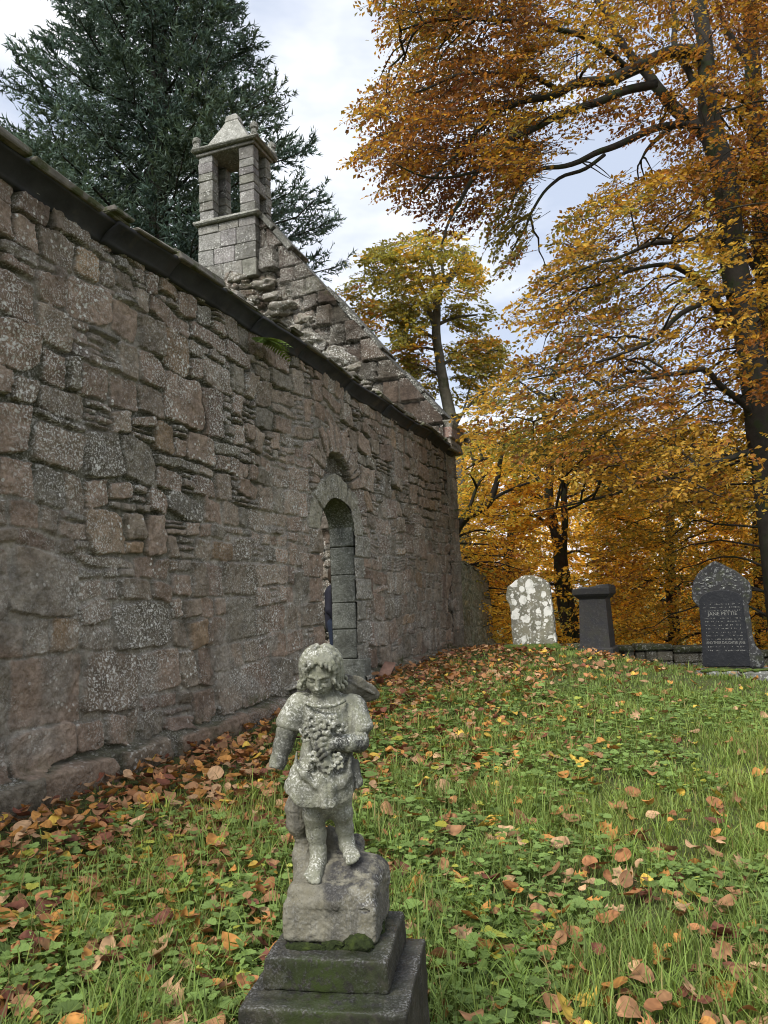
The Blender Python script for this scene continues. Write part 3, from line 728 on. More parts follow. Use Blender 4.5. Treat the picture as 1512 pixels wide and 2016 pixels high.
Pq = np.array(rows).reshape(-1, 3); Pq += .012*np.stack([fbm(Pq, 5, 2, 1), fbm(Pq, 5, 2, 2), fbm(Pq, 5, 2, 3)], 1)
Pq = Pq.reshape(8, 17, 3); Pq[:, -1] = Pq[:, 0]; Pq = Pq.reshape(-1, 3)
mb.add(wpt(Pq[:, 0], Pq[:, 1], Pq[:, 2]), grid_faces(8, 17), (.34, .34, .31, 0)); mb.build('pyramid_cap', MAT['ashlar'], bellcote, False, 'col')
for a in (-BI1 - .01, -BI0 + .01):
    for c in (BS0 + .01, BS1 - .01):
        pr = [(.10, 10.965), (.10, 11.01), (.072, 11.03), (.068, 11.11), (.088, 11.13), (.092, 11.19), (.07, 11.24), (.025, 11.265)]
        V = np.concatenate([wpt(c + r*np.cos(np.arange(8)*math.pi/4 + .39), a + r*np.sin(np.arange(8)*math.pi/4 + .39), z) for r, z in pr]) + .008*RNG.normal(size=(64, 3))
        kk = np.arange(7)[:, None]*8; jj = np.arange(8)[None]; F = np.stack([kk+jj, kk+8+jj, kk+8+(jj+1) % 8, kk+(jj+1) % 8], -1).reshape(-1, 4)
        mb = MB(); mb.add(V, [F, np.array([np.arange(56, 64)[::-1]])], (.24, .24, .215, 0)); mb.build('finial', MAT['ashlar'], bellcote, False, 'col')

# ------------------------------------------------------------------ buttress past the corner, far side wall, floor
st = Stones(np.random.default_rng(41)); st.fill(-.2, 3.2, -.4, 2.4, .25)
q = np.arange(0, 2.9, .03); zz = np.arange(-.3, 2.25, .03); Sg, Zg = [a.ravel() for a in np.meshgrid(q, zz, indexing='ij')]
H, C, J = relief(st, Sg, Zg, 13, lambda S, Z, P: .02 + .02*sst(-.3, .5, fbm(P, 1.0, 2, 5)), 1.3)
P3 = np.stack([Sg, Zg, 0*Sg], 1)
topb = 2.05 - .12*Sg + .05*fbm(P3, 1.6, 3, 5); endb = 2.72 + .05*(2-Zg); Zb = np.minimum(Zg, topb)
Vf = wpt(S_END + np.minimum(Sg, 2.75 + .08*(1.8-Zg)), H - .02 - .02*Zg + .06*sst(.5, .3, Zg), Zb); F = grid_faces(len(q), len(zz)); keep = Zg[F].min(1) < topb[F].mean(1)
C[:, :3] = C[:, :3]*1.25*np.array([.88, 1.0, .78])
V, F, (C_, X_) = drop(Vf, F[keep], [C, np.tile([.9, .5, 0, 0], (len(C), 1))])
bt = MB(); bt.add(V, F)
but = mk('buttress', V, F, MAT['wall'], chapel, True, {'col': C_, 'wx': X_}); but['label'] = 'low mossy buttress wall beyond the chapel corner'
mb = MB(); e0, e1 = S_END, S_END + 2.76
zt0, zt1 = 2.03, 1.70
for f in ([(e0, -.03, zt0), (e1, -.05, zt1), (e1, -.75, zt1), (e0, -.75, zt0)], [(e1+.15, -.02, -.3), (e1+.15, -.75, -.3), (e1, -.75, zt1), (e1, -.04, zt1)]):
    a = np.array(f); u_ = np.linspace(0, 1, 12); G = np.array([[(a[0]*(1-x)+a[1]*x)*(1-y) + (a[3]*(1-x)+a[2]*x)*y for y in u_] for x in u_]).reshape(-1, 3); G += .025*np.stack([fbm(G, 3, 2, 1), fbm(G, 3, 2, 2), fbm(G, 3, 2, 3)], 1)
    mb.add(wpt(G[:, 0], G[:, 1], G[:, 2]), grid_faces(12, 12), (.12, .12, .09, 0))
mb.build('buttress_top', MAT['wall'], but, True, 'col')
st = Stones(np.random.default_rng(51)); st.fill(-1.2, 14.3, 0, 4, .3)
q = np.arange(-1, 14.3, .06); zz = np.arange(.1, 3.9, .06); Sg, Zg = [a.ravel() for a in np.meshgrid(q, zz, indexing='ij')]
H, C, J = relief(st, Sg, Zg, 19, lambda S, Z, P: .03 + 0*S, 1.2)
mk('far_wall', wpt(Sg, -8.25 + H, Zg), grid_faces(len(q), len(zz)), MAT['wall'], chapel, True, {'col': C, 'wx': np.tile([.5, .3, 0, 0], (len(C), 1))})
mb = MB(); mb.add([wpt(-1, -8.3, 0), wpt(14.2, -8.3, 0), wpt(14.2, -8.3, 3.9), wpt(-1, -8.3, 3.9)], np.array([[0, 1, 2, 3]]), (.2, .18, .15, 0)); mb.build('far_wall_back', MAT['wall'], chapel, False, 'col')
# ------------------------------------------------------------------ pedestal and angel
def stone_mat(name, base, pale, dark, green, speck=1.0, wet=0.0):
    m, t, b, o = new_mat(name); p = pos(t); wx = attr(t, 'wx'); sp = nn(t, 'ShaderNodeSeparateColor', i_Color=wx.outputs[0])
    n1 = noise(t, p, 9, 5, .6); n2 = noise(t, p, 38, 4, .6); n3 = noise(t, p, 170, 3, .6); n4 = noise(t, p, 11, 4, .65, .6); n5 = noise(t, p, 330, 2, .5)
    c = mix(t, ramp(t, n1, .36, .62), base, tuple(.72*x for x in base)); c = mix(t, mth(t, 'MULTIPLY', ramp(t, n2, .42, .62), .55), c, green)
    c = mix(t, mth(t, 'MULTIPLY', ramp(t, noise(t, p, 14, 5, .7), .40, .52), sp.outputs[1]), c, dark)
    sc3 = nn(t, 'ShaderNodeMapping', i_Vector=p); sc3.inputs['Scale'].default_value = (1, 1, .13); c = mix(t, mth(t, 'MULTIPLY', ramp(t, noise(t, sc3.outputs[0], 55, 4, .6), .50, .62), ramp(t, noise(t, p, 7, 3), .40, .58, .15, .75)), c, tuple(.8*x + .2*y for x, y in zip(dark, base)))
    c = mix(t, mth(t, 'MULTIPLY', ramp(t, n3, .50, .60), mth(t, 'MULTIPLY', ramp(t, sp.outputs[0], .1, .8, .25, 1), ramp(t, n4, .40, .58, 0, .9*speck))), c, mix(t, sp.outputs[0], tuple(.6*x for x in pale), pale))
    ds = mth(t, 'MULTIPLY', ramp(t, n5, .62, .67), ramp(t, noise(t, p, 30, 3, .6), .42, .6, .1, .9*speck)); c = mix(t, ds, c, (.03, .03, .027))
    c = mix(t, mth(t, 'MULTIPLY', ramp(t, noise(t, p, 45, 4, .7), .36, .52), sp.outputs[2]), c, (.030, .042, .012))
    t.links.new(c, b.inputs['Base Color']); 
    b.inputs['Roughness'].default_value = .85
    if wet:
        ge = nn(t, 'ShaderNodeNewGeometry'); sx = nn(t, 'ShaderNodeSeparateXYZ', i_Vector=ge.outputs['Normal'])
        t.links.new(ramp(t, mth(t, 'MULTIPLY', ramp(t, sx.outputs[2], .8, .98), ramp(t, n4, .35, .6, 1, .25)), 0, 1, .85, .85-wet), b.inputs['Roughness']); t.links.new(ramp(t, mth(t, 'MULTIPLY', ramp(t, sx.outputs[2], .8, .98), ramp(t, n4, .35, .6, 1, .3)), 0, 1, .12, 1.0), b.inputs['Specular IOR Level'])
    bump(t, b, mth(t, 'ADD', mth(t, 'MULTIPLY', n3, .45), mth(t, 'ADD', n2, mth(t, 'MULTIPLY', n5, .3))), .55, .004)
    return m
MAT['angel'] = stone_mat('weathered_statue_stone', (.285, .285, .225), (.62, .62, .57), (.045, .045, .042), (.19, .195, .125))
MAT['tier'] = stone_mat('dark_wet_pedestal_stone', (.058, .054, .042), (.38, .38, .39), (.014, .014, .013), (.042, .040, .026), .45, .66)
MAT['rock'] = stone_mat('carved_rock_stone', (.225, .212, .165), (.52, .52, .50), (.046, .044, .042), (.15, .135, .09), .7)
YS = 2.12
def A(u, v, dy=0.0): return at(u, v, YS + dy)
PX = YS/1514
YAW = R_(9); UX = np.array([math.cos(YAW), -math.sin(YAW), 0]); UY = np.array([math.sin(YAW), math.cos(YAW), 0]); UZ = np.array([0, 0, 1.0])
ROT = np.array([UX, UY, UZ])
ped = empty('pedestal', (-.155, 2.025, float(gz(-.155, 2.025))), 'dark wet stepped stone pedestal under the small angel statue', 'pedestal')
def tier(name, c, hw, z0, z1, parent, ch=.008, seed=0, taper=0.0):
    f = Field(np.array([c[0]-hw*1.3, c[1]-hw*1.3, z0-.01]), np.array([c[0]+hw*1.3, c[1]+hw*1.3, z1+.01]), .0045)
    f.box((c[0], c[1], (z0+z1)/2), (hw, hw, (z1-z0)/2), ch, 0, '+', ROT); V, F = f.mesh(); n = vnormals(V, F)
    V = V + n*(.0022*fbm(V, 18, 3, seed) + .001*fbm(V, 60, 2, seed+3))[:, None]
    k = 1 + taper*(z1 - V[:, 2]); V[:, 0] = c[0] + (V[:, 0]-c[0])*k; V[:, 1] = c[1] + (V[:, 1]-c[1])*k
    up = sst(.5, .9, n[:, 2]); front = sst(.4, .9, -(n @ UY))
    loc = (V - np.array([c[0], c[1], 0])) @ ROT.T
    edge = sst(.03, .0, hw - np.maximum(abs(loc[:, 0]), abs(loc[:, 1])))*up
    wx = np.stack([.25 + .75*edge, .35 + .35*front + .5*up*(1-edge), np.clip(.95*np.exp(-((loc[:, 0]-.01)/.12)**2)*(up*.9 + front)*sst(-.5, .3, fbm(V, 8, 2, 12))*1.0 + .35*front*sst(.1, .6, fbm(V, 9, 2, 7)), 0, 1), 0*up], 1)
    return mk(name, V, F, MAT['tier'], parent, True, {'wx': wx})
t1 = tier('lower_tier', (-.155, 2.026), .195, -.06, .4785, ped, .007, 3, .05); t1['label'] = 'large lower block of dark wet stone'
t2 = tier('upper_tier', (-.157, 2.066), .150, .4765, .550, ped, .008, 5, .25); t2['label'] = 'smaller upper step with wet top'
def mosspad(c, r, seed, parent):
    V, F = blob((0, 0, 0), r, seed, 4, .22); V = V @ ROT + np.array(c); V = V + .0035*np.stack([fbm(V, 90, 2, 1), fbm(V, 90, 2, 2), fbm(V, 90, 2, 3)], 1)
    return mk('moss_pad', V, F, MAT['moss'], parent, True)
ROCK_C = np.array([-.165, 2.105])
for (u, v, Y, rx, ry, rz) in ((705, 1848, 1.975, .036, .022, .024), (598, 1840, 1.985, .052, .012, .010), (655, 1846, 1.982, .030, .012, .010), (748, 1815, 2.07, .012, .030, .020)):
    c_ = at(u, v, Y); c_[2] = .552; mosspad(c_, (rx, ry, rz), int(u), ped)

angel = empty('angel_statue', (ROCK_C[0], ROCK_C[1], .553), 'small weathered stone child angel holding flowers, one hand broken off, standing on a carved rock', 'statue')
def finish(name, f, parent, amp=.0012, seed=0, wxf=None, mat='angel'):
    V, F = f.mesh(); n = vnormals(V, F); V = V + n*(.45*amp*fbm(V, 45, 3, seed) + .55*amp*fbm(V, 170, 2, seed+5))[:, None]
    up = sst(-.2, .9, n[:, 2])
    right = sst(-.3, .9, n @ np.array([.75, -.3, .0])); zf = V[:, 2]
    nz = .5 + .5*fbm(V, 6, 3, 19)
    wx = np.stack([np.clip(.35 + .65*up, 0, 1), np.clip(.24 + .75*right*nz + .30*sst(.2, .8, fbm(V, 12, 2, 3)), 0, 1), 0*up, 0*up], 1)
    if wxf is not None: wx = wxf(V, n, wx)
    return mk(name, V, F, MAT[mat], parent, True, {'wx': wx})
# --- head frame: x to image right, y towards the viewer, z up
HC = A(631, 1320, -.012); hp, hy, hr = R_(27), R_(7), R_(-2)
fx = np.array([1.0, 0, 0]); fy = np.array([0, -1.0, 0]); fz = np.array([0, 0, 1.0])
def rotv(v, ax, a): ax = ax/np.linalg.norm(ax); return v*math.cos(a) + np.cross(ax, v)*math.sin(a) + ax*(ax @ v)*(1-math.cos(a))
HX, HY, HZ = fx, fy, fz
HX, HY = (rotv(x, fz, -hy) for x in (HX, HY))                     # turn towards image left
_ax = HX.copy(); HY, HZ = (rotv(x, _ax, hp if (rotv(HY, _ax, hp)[2] < 0) else -hp) for x in (HY, HZ))   # bow the head
HX, HZ = (rotv(x, HY, hr) for x in (HX, HZ)); HR = np.array([HX, HY, HZ])
def Hd(x, y, z): return HC + (x*HX + y*HY + z*HZ)*.001
mm = .00100
lo = np.array([-.40, 1.93, .60]); hi = np.array([-.02, 2.24, 1.32]); body = Field(lo, hi, .0019)
B = body
# skull and face
B.ell(Hd(0, -8, 8), np.array([46, 52, 48])*mm, 0, '+', HR)
B.ell(Hd(0, 16, -16), np.array([37, 32, 38])*mm, .016, '+', HR)
B.ell(Hd(0, 26, -38), np.array([23, 20, 17])*mm, .014, '+', HR)               # jaw
B.ell(Hd(0, 37, -47), np.array([9.5, 8, 7])*mm, .010, '+', HR)                 # chin
for sx in (-1, 1):
    B.ell(Hd(sx*20, 33, -21), np.array([13, 12, 13])*mm, .012, '+', HR)        # cheeks
    B.ell(Hd(sx*17.5, 50, -3), np.array([11.5, 11, 8.5])*mm, .007, '-', HR)    # eye sockets
    B.ell(Hd(sx*17.5, 38.5, -4.5), np.array([9.8, 7.5, 6.8])*mm, .003, '+', HR)  # closed lids
    B.cap(Hd(sx*9, 45.5, -9.8), Hd(sx*17.5, 47.5, -11.6), 2.0*mm, 2.5*mm, .0008, '-'); B.cap(Hd(sx*17.5, 47.5, -11.6), Hd(sx*26, 43, -9.8), 2.5*mm, 1.8*mm, .0008, '-')
    B.cap(Hd(sx*8, 45.5, 6), Hd(sx*18, 45.5, 9), 3.2*mm, 3.2*mm, .005, '+'); B.cap(Hd(sx*18, 45.5, 9), Hd(sx*28, 38, 6), 3.2*mm, 2.4*mm, .005, '+')   # brow
B.cap(Hd(0, 46, 2), Hd(0, 56, -20), 4.0*mm, 5.4*mm, .006, '+')                 # nose
B.ell(Hd(0, 58, -21.5), np.array([6.0, 6, 5.2])*mm, .004, '+', HR)
for sx in (-1, 1):
    B.ell(Hd(sx*6.4, 52.5, -22.5), np.array([4.2, 4.5, 3.8])*mm, .003, '+', HR); B.ell(Hd(sx*3.4, 57, -27), np.array([2.0, 2.2, 1.6])*mm, .001, '-', HR)
B.cap(Hd(-10, 44.5, -34.2), Hd(10, 44.5, -34.2), 4.2*mm, 4.2*mm, .006, '+')
for sx in (-1, 1):
    B.cap(Hd(0, 50.3, -32.2), Hd(sx*10, 45.2, -33.8), 2.9*mm, 1.5*mm, .0025, '+')   # lips
    B.cap(Hd(0, 49.6, -38.2), Hd(sx*8.5, 45.4, -36.2), 3.5*mm, 1.5*mm, .0025, '+')
    B.cap(Hd(0, 53.2, -35.0), Hd(sx*11, 47.4, -35.0), 1.9*mm, 1.5*mm, .0008, '-')
B.ell(Hd(0, 47, -43), np.array([8, 4, 2.4])*mm, .004, '-', HR)
# neck, trunk
B.cap(A(640, 1362, .022), A(645, 1395, .022), .030, .036, .012)
B.cap(A(600, 1395, .02), A(690, 1400, .02), .036, .034, .02)
B.chain([A(643, 1400, .018), A(645, 1470, .012), A(645, 1560, .01)], [.058, .064, .068], .02)
# arm on image left, broken at the wrist
B.chain([A(582, 1398, .0), A(565, 1440, -.008), A(557, 1468, -.012), A(548, 1498, -.022), A(541, 1519, -.03)], [.030, .0265, .0240, .0205, .0175], .012)
B.plane(A(541, 1513, -.03), A(541, 1513, -.03) - A(549, 1480, -.02), '-', .001, .05)
# arm on image right, bent over the flowers
B.chain([A(695, 1402, .01), A(703, 1436, -.005), A(706, 1460, -.022)], [.031, .028, .0265], .012)
B.chain([A(706, 1461, -.022), A(685, 1463, -.055), A(658, 1464, -.085)], [.0260, .0225, .0175], .008)
B.ell(A(648, 1465, -.094), (.019, .013, .019), .008)
for n, (x0, y0, x1, y1, x2, y2, r) in enumerate(((646,1454, 634,1456, 622,1465, .0066), (645,1463, 633,1466, 623,1475, .0068), (646,1472, 635,1477, 626,1487, .0066), (648,1479, 640,1486, 631,1495, .0058))):
    B.chain([A(x0, y0, -.098), A(x1, y1, -.112), A(x2, y2, -.104)], [r, r, r*.82], .0022)
B.chain([A(652, 1452, -.094), A(646, 1444, -.104), A(637, 1443, -.108)], [.0075, .0068, .0055], .004)
# legs
B.chain([A(615, 1560, .0), A(618, 1604, -.012), A(623, 1640, .0), A(627, 1676, .004), A(628, 1697, .002)], [.033, .0275, .0248, .0200, .0198], .012)
B.ell(A(618, 1602, -.030), (.020, .014, .017), .012)
B.ell(A(625, 1702, .004), (.021, .026, .020), .010)
foot = [(A(626, 1696, -.006), .0215), (A(621, 1715, -.034), .0195), (A(618, 1725, -.055), .0165)]
B.chain([f[0] for f in foot], [f[1] for f in foot], .010)
B.cap(A(611, 1722, -.045), A(624, 1723, -.05), .0135, .0150, .008)
for (u, v, d, u2, v2, d2, r) in ((625,1724,-.058, 625,1735,-.084, .0088), (618,1725,-.062, 616.5,1737,-.086, .0062), (613,1723,-.060, 610.5,1734.5,-.082, .0056), (608,1721,-.056, 605.5,1730,-.075, .0052), (604,1717,-.05, 601,1724,-.066, .0048)):
    B.cap(A(u, v, d), A(u2, v2, d2), r, r*.92, .0022)
B.chain([A(664, 1560, .012), A(674, 1600, .0), A(678, 1630, .016), A(682, 1652, .02), A(684, 1664, .02)], [.031, .0262, .0224, .0184, .0180], .012)
B.ell(A(675, 1603, -.018), (.019, .013, .016), .012)
B.ell(A(683, 1667, .022), (.019, .022, .016), .010)
B.chain([A(684, 1664, .012), A(689, 1677, -.012), A(692, 1686, -.03)], [.0185, .0170, .0145], .010)
B.cap(A(685, 1684, -.026), A(699, 1681, -.026), .0125, .0115, .008)
for (u, v, d, u2, v2, d2, r) in ((686,1686,-.036, 686.5,1698,-.058, .0082), (692,1687,-.038, 694,1697,-.058, .0058), (696.5,1686,-.036, 699,1694.5,-.054, .0053), (700.5,1683,-.032, 703.5,1690.5,-.048, .0049), (703.5,1679,-.028, 707,1685.5,-.042, .0045)):
    B.cap(A(u, v, d), A(u2, v2, d2), r, r*.92, .0022)
def wx_body(V, n, wx):
    zl = sst(.90, .80, V[:, 2]); wx[:, 1] *= 1 - .65*zl
    arm = sst(-.235, -.26, V[:, 0])*sst(1.16, 1.1, V[:, 2])*sst(.88, .92, V[:, 2]); wx[:, 1] = np.clip(wx[:, 1] + .18*arm, 0, 1)
    fa = sst(1.065, 1.03, V[:, 2])*sst(.93, .96, V[:, 2])*sst(2.12, 2.06, V[:, 1]); wx[:, 1] = np.clip(wx[:, 1] + .3*fa, 0, 1)
    hd = sst(1.13, 1.16, V[:, 2]); wx[:, 1] *= 1 - .8*hd
    return wx
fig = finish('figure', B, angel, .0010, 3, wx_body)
# --- hair: wavy bob with curls
f = Field(HC - .085, HC + .085, .0019)
f.ell(Hd(0, -12, 12), np.array([48, 51, 45])*mm, 0, '+', HR)
f.ell(Hd(0, -20, -14), np.array([50, 42, 40])*mm, .012, '+', HR)
rg = np.random.default_rng(3)
def lock(phi, th1, r0, curl, wig):
    """one wavy lock from the crown down the side of the head"""
    pts, rr = [], []
    for t in np.linspace(0, 1, 9):
        th = .30 + (th1-.30)*t; ph = phi + wig*math.sin(t*7.5 + phi*3); hz_ = min(1, math.sin(min(th, 1.57)))*(1 + .10*t*t)
        z = 12 + 51*math.cos(th) if th < 1.57 else 12 - 50*(th-1.57)
        pts.append(Hd(51*hz_*math.sin(ph), -12 + 54*hz_*math.cos(ph), z - 2)); rr.append((r0*(.55 + .75*math.sin(math.pi*min(1, t*.8 + .12))))*mm)
    f.chain(pts, rr, .0022)
    if curl:                                                          # the end rolls outwards
        e = pts[-1]; o_ = unit(np.array([math.sin(phi), .55*math.cos(phi)+.25, 0]))
        for q in range(8):
            b0, b1 = q*.75, q*.75 + .75; c_ = e + (o_[0]*HX + o_[1]*HY)*.003
            p0 = c_ + (math.cos(b0)*HZ*-1 + math.sin(b0)*(o_[0]*HX + o_[1]*HY))*curl*mm; p1 = c_ + (math.cos(b1)*HZ*-1 + math.sin(b1)*(o_[0]*HX + o_[1]*HY))*curl*mm
            f.cap(p0, p1, r0*.62*mm, r0*.55*mm, .0018)
for sx in (-1, 1):
    for ph, th, r0, cu in ((.78, 2.0, 6, 7), (1.0, 2.45, 6.5, 8), (1.25, 2.65, 7, 8.5), (1.55, 2.7, 7, 8), (1.9, 2.7, 7, 7), (2.3, 2.65, 7, 0), (2.75, 2.6, 7, 0)): lock(sx*ph, th, r0, cu, .09*sx)
    for ph, th, r0 in ((.10, .96, 5.5), (.36, 1.06, 6), (.58, 1.25, 6)): lock(sx*ph, th, r0, 4.5, .16*sx)
f.ell(Hd(0, 68, -27), np.array([35, 44, 47])*mm, .003, '-', HR)      # face opening
def wx_hair(V, n, wx):
    top = sst(.3, .9, n[:, 2]); wx[:, 0] = .4 + .6*top; wx[:, 1] = np.clip(.10 + .35*top*sst(.0, .5, fbm(V, 25, 2, 8)) + .8*sst(-.1, -.8, n[:, 2])*.6, 0, 1); return wx
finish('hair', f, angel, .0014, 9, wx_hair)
# --- dress
lo = np.array([-.40, 1.96, .80]); f = Field(lo, np.array([-.02, 2.24, 1.20]), .0021)
f.chain([A(641, 1388, .02), A(642, 1430, .008), A(642, 1490, .004), A(641, 1545, .002), A(637, 1585, .0)], [.052, .059, .065, .073, .081], .02)
f.cap(A(596, 1396, .018), A(690, 1398, .018), .040, .038, .02)
f.chain([A(590, 1392, .012), A(572, 1418, -.002)], [.039, .036], .012); f.chain([A(694, 1396, .014), A(705, 1426, .0)], [.040, .037], .012)
f.box(A(636, 1545, .0), (.087, .088, .058), .045, .03)
f.ell(A(598, 1562, -.03), (.040, .045, .048), .03); f.ell(A(686, 1545, -.01), (.028, .050, .062), .03)
# folds
def fold(pts, r, op='+', k=.010): f.chain([A(p[0], p[1], p[2] + (.006 if op == '+' else 0)) for p in pts], [r*.9]*len(pts) if np.isscalar(r) else [x*.9 for x in r], k*1.8 if op == '+' else k, op)
fold([(632, 1500, -.085), (636, 1535, -.098), (640, 1586, -.104)], [.007, .010, .013]); fold([(650, 1515, -.088), (652, 1550, -.098), (655, 1586, -.100)], [.006, .008, .010])
fold([(645, 1525, -.104), (647, 1590, -.112)], [.004, .006], '-', .004); fold([(588, 1517, -.078), (604, 1533, -.094), (624, 1556, -.100)], [.003, .0042, .003], '-', .005)
fold([(584, 1510, -.07), (600, 1526, -.095), (622, 1548, -.100)], [.004, .007, .004]); fold([(690, 1490, -.056), (686, 1525, -.080), (674, 1543, -.088), (660, 1530, -.090)], [.004, .006, .006, .004])
fold([(702, 1500, -.03), (705, 1540, -.046), (698, 1575, -.05)], [.006, .009, .010]); fold([(584, 1480, -.045), (580, 1520, -.05), (574, 1570, -.055)], [.003, .007, .009])
fold([(590, 1440, -.062), (586, 1500, -.072)], [.004, .004], '-', .006); fold([(695, 1500, -.05), (697, 1565, -.062)], [.003, .005], '-', .006)
fold([(570, 1545, -.03), (562, 1580, -.03)], .012)
# hem: cut below an uneven line, with a groove above it
hem = [(540,1571), (566,1572), (580,1585), (594,1591), (612,1592), (636,1589), (656,1587), (676,1583), (690,1578), (700,1563), (740,1555)]
for i in range(len(hem)-1):
    (u0, v0), (u1, v1) = hem[i], hem[i+1]
p = hem
Xv = f.ax[0][:, None, None]; Yv = f.ax[1][None, :, None]; Zv = f.ax[2][None, None, :]
hx = np.array([A(u, v, -.09)[0] for u, v in hem]); hz = np.array([A(u, v, -.09)[2] for u, v in hem])
zh = np.interp(f.ax[0], hx, hz)[:, None, None]; dd = (Zv - zh) - .12*(Yv - (YS-.09)); f.d = np.maximum(f.d, -dd)
f.d = np.maximum(f.d, -(np.abs(dd - .019) - .0012 + np.maximum(0, f.d + .0035)*2)*np.ones_like(f.d))
# armholes and neckline
f.d = np.maximum(f.d, -(np.sqrt((Xv-A(640,1375,0)[0])**2/1.25 + (Yv-(YS+.012))**2) - .046 + .45*(Zv - A(640, 1380, -.03)[2]))*np.where(Zv > A(640, 1402, 0)[2], 1, -1)) if False else f.d
f.ell(A(640, 1362, -.004), (.045, .048, .030), .014, '-')
for k in range(17):
    a = math.pi*(1.12 + .76*k/16); c_ = A(641, 1379, -.012) + np.array([.056*math.cos(a)*1.0, .050*math.sin(a) , -.010 + .012*abs(math.cos(a))**2])
    f.ell(c_, .0052, .005)
for k in range(13):
    a = math.pi*(1.2 + .6*k/12); c_ = A(641, 1391, -.010) + np.array([.062*math.cos(a), .066*math.sin(a), -.010 + .018*abs(math.cos(a))]); f.ell(c_, .0026, .001, '-')
for (c0, n_) in (((573, 1424, -.004), 9), ((706, 1432, .0), 9)):          # ruffled cuffs
    cc = A(*c0)
    for k in range(20):
        a = k/20*6.283; f.ell(cc + np.array([.034*math.cos(a), .031*math.sin(a), -.004 - (.010*math.cos(a) if c0[0] < 600 else -.008*math.cos(a))]), (.006, .006, .009), .007)
def wx_dress(V, n, wx):
    wx[:, 1] = np.clip(wx[:, 1]*.85 + .35*sst(-.12, -.07, V[:, 0])*sst(.8, .0, abs(n[:, 1])), 0, 1); wx[:, 0] = np.clip(wx[:, 0] + .3*sst(1.09, 1.14, V[:, 2]), 0, 1); return wx
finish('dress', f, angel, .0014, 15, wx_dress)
# --- flowers
c0 = A(640, 1465, -.08); f = Field(c0 - np.array([.085, .065, .11]), c0 + np.array([.085, .065, .085]), .0019)
f.chain([A(630, 1428, -.066), A(630, 1460, -.074), A(640, 1500, -.083), A(647, 1545, -.088)], [.030, .020, .022, .010], .01)
rg = np.random.default_rng(8)
fl = [(614,1418,-.090,15), (634,1424,-.099,14), (655,1420,-.094,15), (667,1433,-.088,12), (603,1436,-.082,12), (620,1443,-.096,13), (642,1437,-.098,12), (602,1453,-.078,10), (616,1490,-.092,12), (614,1504,-.085,9), (634,1500,-.100,12), (645,1513,-.100,12), (664,1492,-.093,12), (668,1505,-.090,11), (655,1503,-.097,10), (630,1480,-.088,10)]
for (u, v, d, r) in fl:
    r_ = .88*r*PX; c_ = A(u, v, d); tl = rg.normal(0, .35, 3); nrm = np.array([0, -1, .25]) + tl*.4; nrm /= np.linalg.norm(nrm); a1 = np.cross(nrm, [0, 0, 1.0]); a1 /= np.linalg.norm(a1); a2 = np.cross(nrm, a1)
    f.ell(c_ - nrm*.009, r_*.62, .003)
    k0 = rg.uniform(0, 6)
    for k in range(5):
        a = k0 + k*1.2566; q = c_ + (a1*math.cos(a) + a2*math.sin(a))*r_*.62 + nrm*.002
        pr = a1*math.cos(a) + a2*math.sin(a); f.ell(q, (r_*.46, r_*.40, r_*.17), .0012, '+', np.array([pr, np.cross(nrm, pr), nrm]))
    f.ell(c_ + nrm*.004, r_*.30, .001, '-'); f.ell(c_ - nrm*.003, r_*.16, .001)
for (u, v, d, u2, v2, d2) in ((598,1446,-.08, 590,1436,-.075), (612,1510,-.085, 605,1518,-.08), (676,1440,-.085, 684,1432,-.08)): f.cap(A(u, v, d), A(u2, v2, d2), .007, .004, .003, '+', ((0, 1, 0), 2.2))
def wx_fl(V, n, wx): wx[:, 1] = np.clip(.22 + .55*sst(.1, -.7, n[:, 2]) + .25*sst(.0, .6, fbm(V, 30, 2, 4)), 0, 1); return wx
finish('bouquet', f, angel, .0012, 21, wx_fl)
# --- wings
for nm, pts, th in (('wing', [(672,1341,.075,.024), (700,1352,.088,.030), (724,1364,.105,.026), (736,1367,.112,.017)], 1), ('wing', [(606,1352,.075,.020), (585,1356,.09,.020), (568,1360,.105,.014)], -1)):
    P_ = [A(u, v, d) for u, v, d, r in pts]; c_ = np.mean(P_, 0); f = Field(c_ - .085, c_ + .085, .0021)
    f.chain(P_, [r for *_, r in pts], .012, '+', ((0, 1, .25), 3.4))
    if th > 0: f.chain([A(664, 1352, .05), A(680, 1362, .08)], [.02, .03], .01, '+', ((0, 1, .2), 2.0))
    else: f.chain([A(618, 1360, .05), A(600, 1362, .08)], [.02, .022], .01, '+', ((0, 1, .2), 2.0))
    for k in range(5):
        t_ = k/4; a = P_[0]*(1-t_) + P_[-1]*t_; f.cap(a + np.array([.004, -.02, .012]), a + np.array([.012*th, -.02, -.045]), .0022, .0015, .002, '-')
    f.chain([P_[0] + np.array([0, -.014, .012]), P_[-1] + np.array([0, -.014, .004])], [.006, .004], .004)
    wg = finish(nm, f, angel, .0013, 31 + th, lambda V, n, wx: np.stack([wx[:, 0]*.5, np.clip(.55 + .4*sst(-.2, .5, fbm(V, 14, 3, 5)), 0, 1), 0*wx[:, 0], 0*wx[:, 0]], 1), 'rock')
